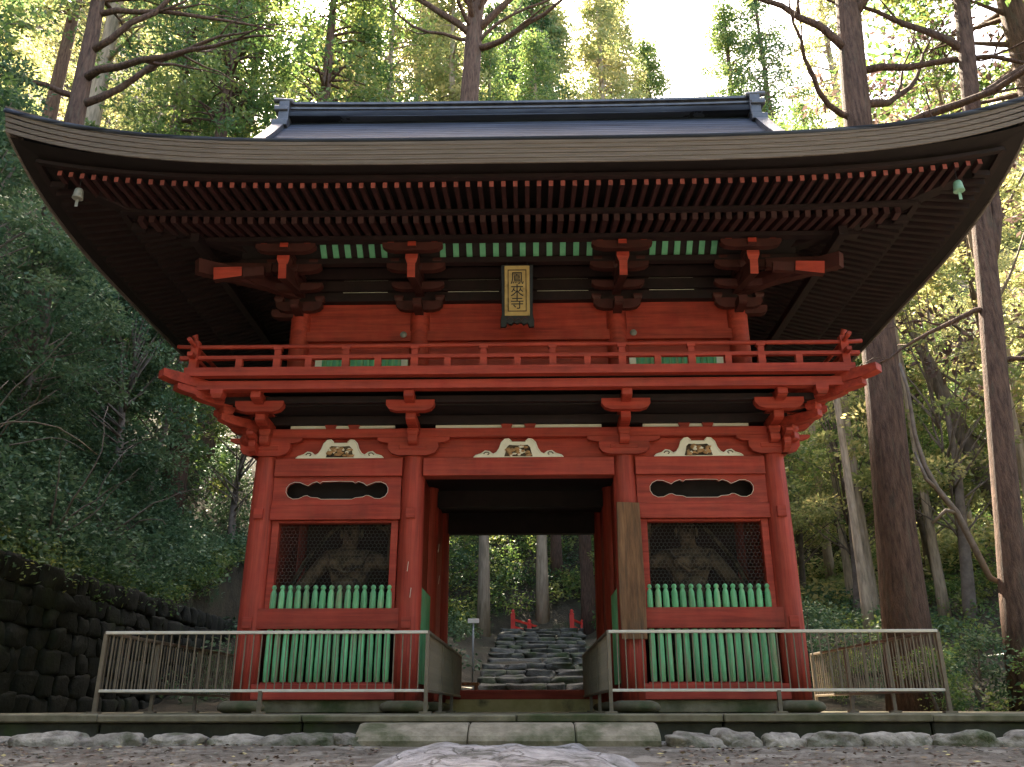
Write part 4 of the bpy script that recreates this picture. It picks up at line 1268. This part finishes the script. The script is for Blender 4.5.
def trunk_mb(h, r, lean=(0, 0), seed=0, flare=1.35, n=16, tp=0.80):
    rn = random.Random(seed)
    k = 16
    pts, rad = [], []
    wx = wy = 0
    for i in range(k + 1):
        t = i / k
        wx += rn.uniform(-1, 1) * 0.02 * r * 4; wy += rn.uniform(-1, 1) * 0.02 * r * 4
        pts.append((lean[0] * t * h + wx, lean[1] * t * h + wy, t * h - 0.6 * (i == 0)))
        rad.append(r * (1 - tp * t ** 1.15) * (flare if i == 0 else (1.12 if i == 1 else 1)))
    m = MB()
    m.tube(pts, rad, n)
    return m, pts

def at_h(pts, z):
    for p, q in zip(pts[:-1], pts[1:]):
        if q[2] >= z:
            t = (z - p[2]) / (q[2] - p[2])
            return Vector(p).lerp(Vector(q), t)
    return Vector(pts[-1])

def cedar_meshes(key, h, r, z0, Rmax, ncl, per, seed, lean=(0, 0), bark=BARK, leaf=LF_CED, limbs=(), size=(0.24, 0.075), taper=0.8, nlimb=0.5, tp=0.8):
    rg = np.random.default_rng(seed); rn = random.Random(seed)
    m, pts = trunk_mb(h, r, lean, seed, tp=tp)
    C = []
    for i in range(ncl):
        t = rn.random() ** 0.85
        z = z0 + (h - z0) * t
        RR = Rmax * (1 - t) ** taper + 0.35
        a = rn.uniform(0, 6.283)
        q = RR * rn.uniform(0.25, 1.0) ** 0.7
        c = at_h(pts, z)
        e = Vector((c.x + q * math.cos(a), c.y + q * math.sin(a), z - 0.12 * q + rn.uniform(-0.2, 0.2)))
        C.append(e)
        if rn.random() < nlimb:
            s0 = at_h(pts, max(1, z - 0.25 * q))
            mid = s0.lerp(e, 0.5) + Vector((0, 0, 0.12 * q))
            m.tube([s0, mid, e], [0.035 + 0.02 * q, 0.03, 0.008], 5, False)
    for z, d, l, rr, lift in limbs:
        s0 = at_h(pts, z)
        p, q = wavy(rn, s0, d, l, rr, 9, 0.14, lift)
        m.tube(p, q, 7)
        for j in (3, 5, 7):
            dd = Vector(p[j]) - Vector(p[j - 1])
            dd = (dd.normalized() + Vector((rn.uniform(-1, 1), rn.uniform(-1, 1), rn.uniform(-0.3, 0.9))) * 0.8)
            p2, q2 = wavy(rn, p[j], dd, l * 0.4, q[j] * 0.6, 6, 0.2, lift)
            m.tube(p2, q2, 5)
    C = np.array([list(c) for c in C])
    Pp, T = clump_pts(rg, C, 0.75, per, 0.5, 0.2)
    return m.mesh("trunk", bark), leaf_mesh("crown", Pp, size[0], size[1], seed + 1, leaf, 0.3, T, 0.25)

def plant(kind, meshes, x, y, label, cat="tree", group=None, scale=1.0, rz=0.0, dz=0.0):
    e = empty(kind, (x, y, float(H(x, y)) - 0.05 + dz), rz)
    e.scale = (scale,) * 3
    tag(e, label, cat, group)
    obj("trunk", meshes[0], e)
    if meshes[1]: obj("crown", meshes[1], e)
    return e

# individual trees one can tell apart -----------------------------------
tb = cedar_meshes("a", 30, 0.42, 21, 3.2, 150, 70, 21, lean=(0.062, 0.0), tp=0.5, limbs=[(13.3, (1, -0.2, 0.25), 7, 0.13, 0.02), (14.4, (1, 0.1, 0.12), 6.5, 0.12, 0.03), (15.4, (1, -0.3, 0.1), 6, 0.11, 0.0), (14.0, (-1, -0.1, -0.1), 4, 0.09, 0.05), (16.0, (-0.8, -0.5, 0.6), 5, 0.12, 0.05), (17, (0.5, -0.4, 1), 6, 0.13, 0.05)])
big = plant("cedar_tree", tb, 7.60, 6.0, "big straight cedar right behind the metal fence, its bark hung with vines")
vm = MB()
vm.tube([(0.62, -0.52, 7.2), (0.68, -0.56, 6.6), (0.66, -0.56, 5.6), (0.75, -0.56, 4.9), (0.9, -0.6, 4.4), (1.2, -0.62, 3.9), (1.45, -0.62, 3.1), (1.62, -0.6, 2.6), (1.9, -0.6, 2.45), (2.3, -0.55, 2.6), (2.55, -0.5, 2.75)], [0.03, 0.035, 0.04, 0.05, 0.06, 0.062, 0.065, 0.06, 0.05, 0.045, 0.03], 8)
vm.tube([(0.9, -0.6, 4.4), (0.72, -0.6, 4.6), (0.60, -0.55, 5.2)], [0.05, 0.04, 0.02], 8)
vm.tube([(1.2, -0.62, 3.9), (1.0, -0.6, 3.95), (0.7, -0.55, 3.7)], [0.05, 0.04, 0.03], 8)
o = vm.build("vine", TWIG, big)
tr = cedar_meshes("b", 28, 0.27, 18, 2.6, 160, 70, 22, lean=(0.125, 0.03), bark=BARK, tp=0.5, limbs=[(8.3, (-1, 0.1, 0.1), 3.2, 0.07, 0.0), (9.2, (0.5, 0, 1), 7, 0.17, 0.1), (7.0, (1, -0.3, 0.2), 3, 0.06, 0), (15.5, (-0.8, -0.3, 0.8), 5, 0.11, 0.05), (14, (1, -0.2, 0.3), 5, 0.09, 0.02)])
plant("cedar_tree", tr, 9.2, 5.0, "leaning brown forked trunk with a bare side branch near the edge of the clearing")
tc_ = cedar_meshes("e", 34, 0.46, 30, 3.0, 50, 70, 25, lean=(0.050, 0.0), bark=BARK, tp=0.5,
    limbs=[(21.8, (1, -0.1, 0.18), 5.5, 0.14, 0.05), (22.6, (0.75, -0.4, 0.5), 7, 0.16, 0.05), (22.4, (-0.8, -0.3, 0.9), 7, 0.15, 0.04), (22.9, (-0.5, -0.5, 0.9), 8, 0.15, 0.03), (23.2, (0.35, -0.5, 1), 8, 0.15, 0.02), (23.6, (-0.2, -0.6, 1), 8, 0.14, 0.02), (23.5, (0.6, 0.3, 1), 7, 0.13, 0), (24.4, (-0.9, 0, 0.5), 6, 0.1, 0.04), (24.8, (0.9, 0.2, 0.5), 6, 0.1, 0.04), (21.9, (0.9, -0.5, 0.6), 6, 0.08, 0.06), (22.2, (-0.9, -0.2, 0.5), 5.5, 0.08, 0.05), (22.6, (-0.35, -0.7, 0.9), 6, 0.09, 0.0), (22.9, (0.15, -0.8, 0.9), 6, 0.08, 0.02), (23.3, (0.8, -0.3, 0.9), 6, 0.08, 0.03), (23.6, (-0.8, -0.4, 0.8), 6, 0.08, 0.03), (24.0, (0.5, -0.6, 0.8), 6, 0.08, 0.0)])
plant("cedar_tree", tc_, -2.95, 14.0, "tree with many bare spreading branches above the middle of the ridge")
tl = cedar_meshes("f", 20, 0.36, 13, 3.0, 160, 70, 26, lean=(-0.02, 0.0), limbs=[(9.6, (1, -0.3, 0.35), 6.5, 0.13, 0.02), (8.7, (1, -0.2, 0.25), 6.0, 0.12, -0.03), (10.6, (1, -0.4, 0.4), 7, 0.11, 0.02), (9.0, (-1, -0.2, 0.3), 4, 0.1, 0.02), (12.0, (1, -0.1, 0.3), 6, 0.1, 0)])
plant("cedar_tree", tl, -12.6, 8.0, "brown trunk with wavy branches on the hill above the upturned eave corner")
tn = cedar_meshes("g", 34, 0.26, 20, 2.6, 150, 60, 27, bark=BARKP, leaf=LF_MID)
plant("cedar_tree", tn, -6.2, 20.0, "thin pale trunk rising left of the branching tree above the ridge")
for (x, y, s, l) in ((-1.75, 24.0, 0.9, "pale brown trunk on the bank above the white path sign"), (0.72, 27.0, 0.95, "pale lichen spotted trunk in the middle of the passage view"), (1.45, 29.5, 1.0, "brown trunk close behind the pale one in the passage view"), (2.75, 26.5, 1.15, "reddish trunk beside the right red bridge railing")):
    plant("cedar_tree", tn if l.startswith("pale") else tb, x, y, l, scale=s * (1.0 if l.startswith("pale") else 0.62), rz=x * 3)

# sunlit thin trunks and forest cedars, copied from a few
V = [cedar_meshes("v%d" % i, 30, 0.30 + 0.03 * i, 8 + i, 3.9, 240, 62, 60 + i, leaf=(LF_CED, LF_YEL, LF_YEL, LF_MID)[i], bark=(BARK, BARKP, BARKP, BARK)[i], size=(0.27, 0.10)) for i in range(4)]
G1 = "cedars of the forest behind the gate"
L1 = "tall cedar of the sunlit forest behind the gate"
rn = random.Random(77)
spots = [(22, 14), (19, 9), (-9, 27), (-13, 22), (-17, 27), (-5, 33), (-11, 35), (-22, 34), (-2.5, 38), (-15, 42), (17.5, 4), (14.5, 8.5), (-25, 24), (-6.5, 44), (1.5, 50), (-8.5, 18.5), (0.9, 33), (2.3, 34), (5.6, 37), (16.8, 46), (19.5, 44), (25, 44), (-0.6, 40), (-11.5, 15.5), (-14.5, 18), (-3.6, 24), (-6, 28), (-12.5, 29), (-10, 40), (-19, 20), (-2, 44), (-28, 18), (-14, 50), (-26, 44), (7.4, 41), (9.8, 45), (6.4, 47)]
for i, (x, y) in enumerate(spots):
    plant("cedar_tree", V[i % 4], x + rn.uniform(-0.5, 0.5), y + rn.uniform(-0.5, 0.5), L1, group=G1, scale=rn.uniform(0.9, 1.3), rz=rn.uniform(0, 6.28))

ts = cedar_meshes("s", 30, 0.24, 24, 1.8, 50, 60, 28, bark=BARKP, leaf=LF_MID)
rn = random.Random(31)
for i, (x, y) in enumerate([(9.4, 12.5), (10.6, 15), (12.2, 14), (13.6, 17), (11.4, 19), (15, 20.5), (16.8, 16), (14.2, 12), (18, 23), (12.8, 25), (9.9, 20.5)]):
    plant("slim_tree", ts, x, y, "slim pale sunlit trunk among the trees beyond the right fence", "tree", "slim pale trunks beyond the fence", rn.uniform(0.55, 0.8), rn.uniform(0, 6.28))

# smaller broadleaved trees
def broad(seed, h, Rm, leaf, ncl=90, per=110, size=(0.15, 0.085), zlo=0.3):
    rg = np.random.default_rng(seed); rn = random.Random(seed)
    m = MB()
    m.tube(*wavy(rn, (0, 0, -0.4), (0.05, 0, 1), h * 0.75, 0.09 + h * 0.008, 9, 0.06), 8)
    C = []
    for i in range(ncl):
        a, t = rn.uniform(0, 6.283), rn.random()
        z = h * (zlo + (1 - zlo) * t)
        q = Rm * math.sin(math.pi * (0.18 + 0.75 * t)) * rn.uniform(0.2, 1) ** 0.6
        c = Vector((q * math.cos(a), q * math.sin(a), z))
        C.append(c)
        if i % 3 == 0:
            m.tube(*wavy(rn, (0.03, 0, z * 0.6), c - Vector((0.03, 0, z * 0.6)), (c - Vector((0.03, 0, z * 0.6))).length, 0.03, 6, 0.06), 5)
    Pp, T = clump_pts(rg, np.array([list(c) for c in C]), 0.48, per, 0.6, 0.2)
    return m.mesh("trunk", TWIG), leaf_mesh("crown", Pp, size[0], size[1], seed, leaf, 0.6, T)
B = [broad(81, 7.5, 2.4, LF_MID, 90, 120, (0.12, 0.07)), broad(82, 9, 2.8, LF_YEL, 100, 120, (0.12, 0.07)), broad(83, 6, 2.3, LF_DARK, 150, 120, (0.11, 0.06), 0.06), broad(84, 8, 2.6, LF_BROWN, 70, 80, (0.11, 0.05))]
def grove(spots, kinds, label, group, s0, s1, seed):
    rn = random.Random(seed)
    for i, (x, y) in enumerate(spots):
        plant("broadleaf_tree", B[kinds[i % len(kinds)]], x, y, label, "tree", group, rn.uniform(s0, s1), rn.uniform(0, 6.28))
grove([(-10.6, 9.5), (-11.2, 12.8), (-11.6, 3.6), (-11.0, 5.6), (-13.5, 1.5), (-15, 6), (-12.2, 11), (-16.5, 2.5), (-17.5, 9), (-14, 14.5), (-10.0, 17)], (2, 0, 2), "dark evergreen tree leaning out of the shaded hillside above the retaining wall", "evergreen trees on the shaded hillside", 0.8, 1.25, 5)
grove([(12.5, 13), (14.5, 19), (17, 12), (10.5, 16), (19.5, 15), (11.8, 27), (15.5, 24.5), (21, 19), (9.2, 22), (18, 26), (23, 28), (13.2, 31), (10.8, 22.5), (12.5, 17.5), (14.2, 27), (9.8, 30)], (1, 0, 1, 1), "bright sunlit leafy tree among the trunks beyond the right fence", "sunlit leafy trees beyond the fence", 0.9, 1.4, 6)
grove([(-3.6, 17), (-5, 24), (4.5, 24), (5.2, 32), (-3.0, 31), (1.2, 34), (3.6, 38), (-8, 18), (7, 19)], (0, 2), "green leafy tree on the slope seen through and above the gate", "leafy trees on the slope behind the gate", 0.8, 1.2, 7)

pb = plant("broadleaf_tree", B[3], 15.0, 14.0, "purplish brown twiggy tree above the eave corner on the forest side", "tree", None, 2.5, 1.0)

# hillside plants read as one mass -------------------------------------
def cover(name, seed, xr, yr, nclump, rad, per, size, leaf, label, keep=None, upb=0.7):
    rg = np.random.default_rng(seed)
    x, y = rg.uniform(*xr, nclump), rg.uniform(*yr, nclump)
    if keep is not None:
        k = keep(x, y); x, y = x[k], y[k]
    C = np.stack([x, y, H(x, y) + rg.uniform(0.0, 0.7, len(x)) * rad], 1)
    Pp, T = clump_pts(rg, C, rad, per, 0.75, 0.35)
    o = obj(name, leaf_mesh(name, Pp, size[0], size[1], seed, leaf, upb, T))
    return tag(o, label, "undergrowth", kind="stuff")
cover("undergrowth", 201, (-30, -8.4), (-4, 30), 1900, 0.66, 125, (0.14, 0.07), LF_DARK, "dark bluish green undergrowth covering the hillside above the wall")
cover("undergrowth", 207, (-13, -8.3), (-3, 14), 650, 0.6, 130, (0.12, 0.06), LF_DARK, "mid green bushes thick along the top of the retaining wall")
cover("undergrowth", 202, (8.4, 32), (1.5, 36), 1000, 0.55, 110, (0.13, 0.07), LF_MID, "green undergrowth on the forest floor beyond the right fence")
cover("undergrowth", 203, (-9, 12), (8, 56), 1100, 0.6, 110, (0.15, 0.08), LF_DARK, "dark leafy undergrowth on the slope behind the gate", keep=lambda x, y: (np.abs(x - 0.6) > 2.1 + 0.02 * y) | (y > 28))
cover("undergrowth", 205, (-6, 9), (24, 46), 800, 0.75, 110, (0.18, 0.09), LF_MID, "dense green bushes covering the slope seen through the passage", keep=lambda x, y: (y > 27) | (np.abs(x - 0.8) > 2.4))
cover("undergrowth", 206, (-50, -24), (4, 52), 1500, 1.0, 90, (0.28, 0.15), LF_YEL, "sunlit leaves high on the hillside behind the wall")
cover("undergrowth", 208, (5, 52), (19, 64), 2300, 0.9, 90, (0.26, 0.14), LF_YEL, "pale golden sunlit leaves on the slope beyond the trunks", keep=lambda x, y: x > 5 + 0.05 * (y - 19))
cover("wall_ferns", 204, (-8.7, -8.16), (-3, 16), 300, 0.34, 90, (0.10, 0.04), LF_MID, "ferns and creepers hanging over the top of the retaining wall")

# far wood beyond
rg = np.random.default_rng(300)
n = 1900
x, y = rg.uniform(-62, 66, n), rg.uniform(48, 84, n)
C = np.stack([x, y, H(x, y) + rg.uniform(0, 1, n) * 11], 1)
C = C[~((np.abs(C[:, 0] - 7.0) < 3.0) & (C[:, 2] > 36))]
Pp, T = clump_pts(rg, C, 1.7, 60, 0.7, 0.2)
tag(obj("distant_wood", leaf_mesh("distant_wood", Pp, 0.5, 0.28, 301, LF_YEL, 0.4, T)), "sunlit distant wood glowing high on the slope", "wood", kind="stuff")

# unseen wood behind the photographer, placed to block low sky from the eaves
rg = np.random.default_rng(310)
n = 1300
x = rg.uniform(-40, 40, n); y = -16 - rg.uniform(0, 16, n)
C = np.stack([x, y, rg.uniform(-1.5, 21, n)], 1)
Pp, T = clump_pts(rg, C, 1.8, 70, 0.8, 0.2)
tag(obj("sky_blocking_wood", leaf_mesh("sky_blocking_wood", Pp, 0.6, 0.34, 311, LF_DARK, 0.4, T)), "unseen dark wood opposite the gate, placed to block low sky", "wood", kind="stuff")

# young shrubs one can tell apart by the right fence
sh = [broad(91, 1.9, 0.95, LF_MID, 26, 70, (0.10, 0.055), 0.15), broad(92, 2.3, 1.1, LF_DARK, 30, 70, (0.11, 0.06), 0.15)]
rn = random.Random(19)
for i, (x, y) in enumerate([(10.2, 0.9), (11.3, 0.4), (12.4, 1.2), (9.6, 2.9), (7.4, 4.6), (8.6, 5.2), (9.3, 1.6), (10.4, 2.4), (8.9, 3.4), (11.3, 3.6), (9.9, 4.4), (12.2, 2.2), (7.0, 7.6), (6.6, 9.0), (8.6, 8.4), (11.8, 5.6)]):
    plant("shrub", sh[i % 2], x, y, "leafy shrub growing on the ground beyond the right fence", "shrub", "shrubs beyond the right fence", rn.uniform(0.55, 0.9), rn.uniform(0, 6.28))
# bare twigs on the shaded hillside
rn = random.Random(23)
for i, (x, y) in enumerate([(-9.5, 1.2), (-9.9, 2.2), (-9.0, 4.2), (-10.4, 3.6), (-9.2, 6.8), (-9.6, -0.2)]):
    m = MB()
    for k in range(4):
        m.tube(*wavy(rn, (rn.uniform(-0.1, 0.1), 0, -0.1), (rn.uniform(-0.3, 1.0), rn.uniform(-0.6, 0.2), 1), rn.uniform(2.0, 3.4), 0.028, 9, 0.16, -0.02), 6)
    o = m.build("bare_sapling", TWIG); o.location = (x, y, float(H(x, y)))
    tag(o, "bare crooked sapling among the dark leaves of the hillside", "sapling", "bare saplings on the hillside")
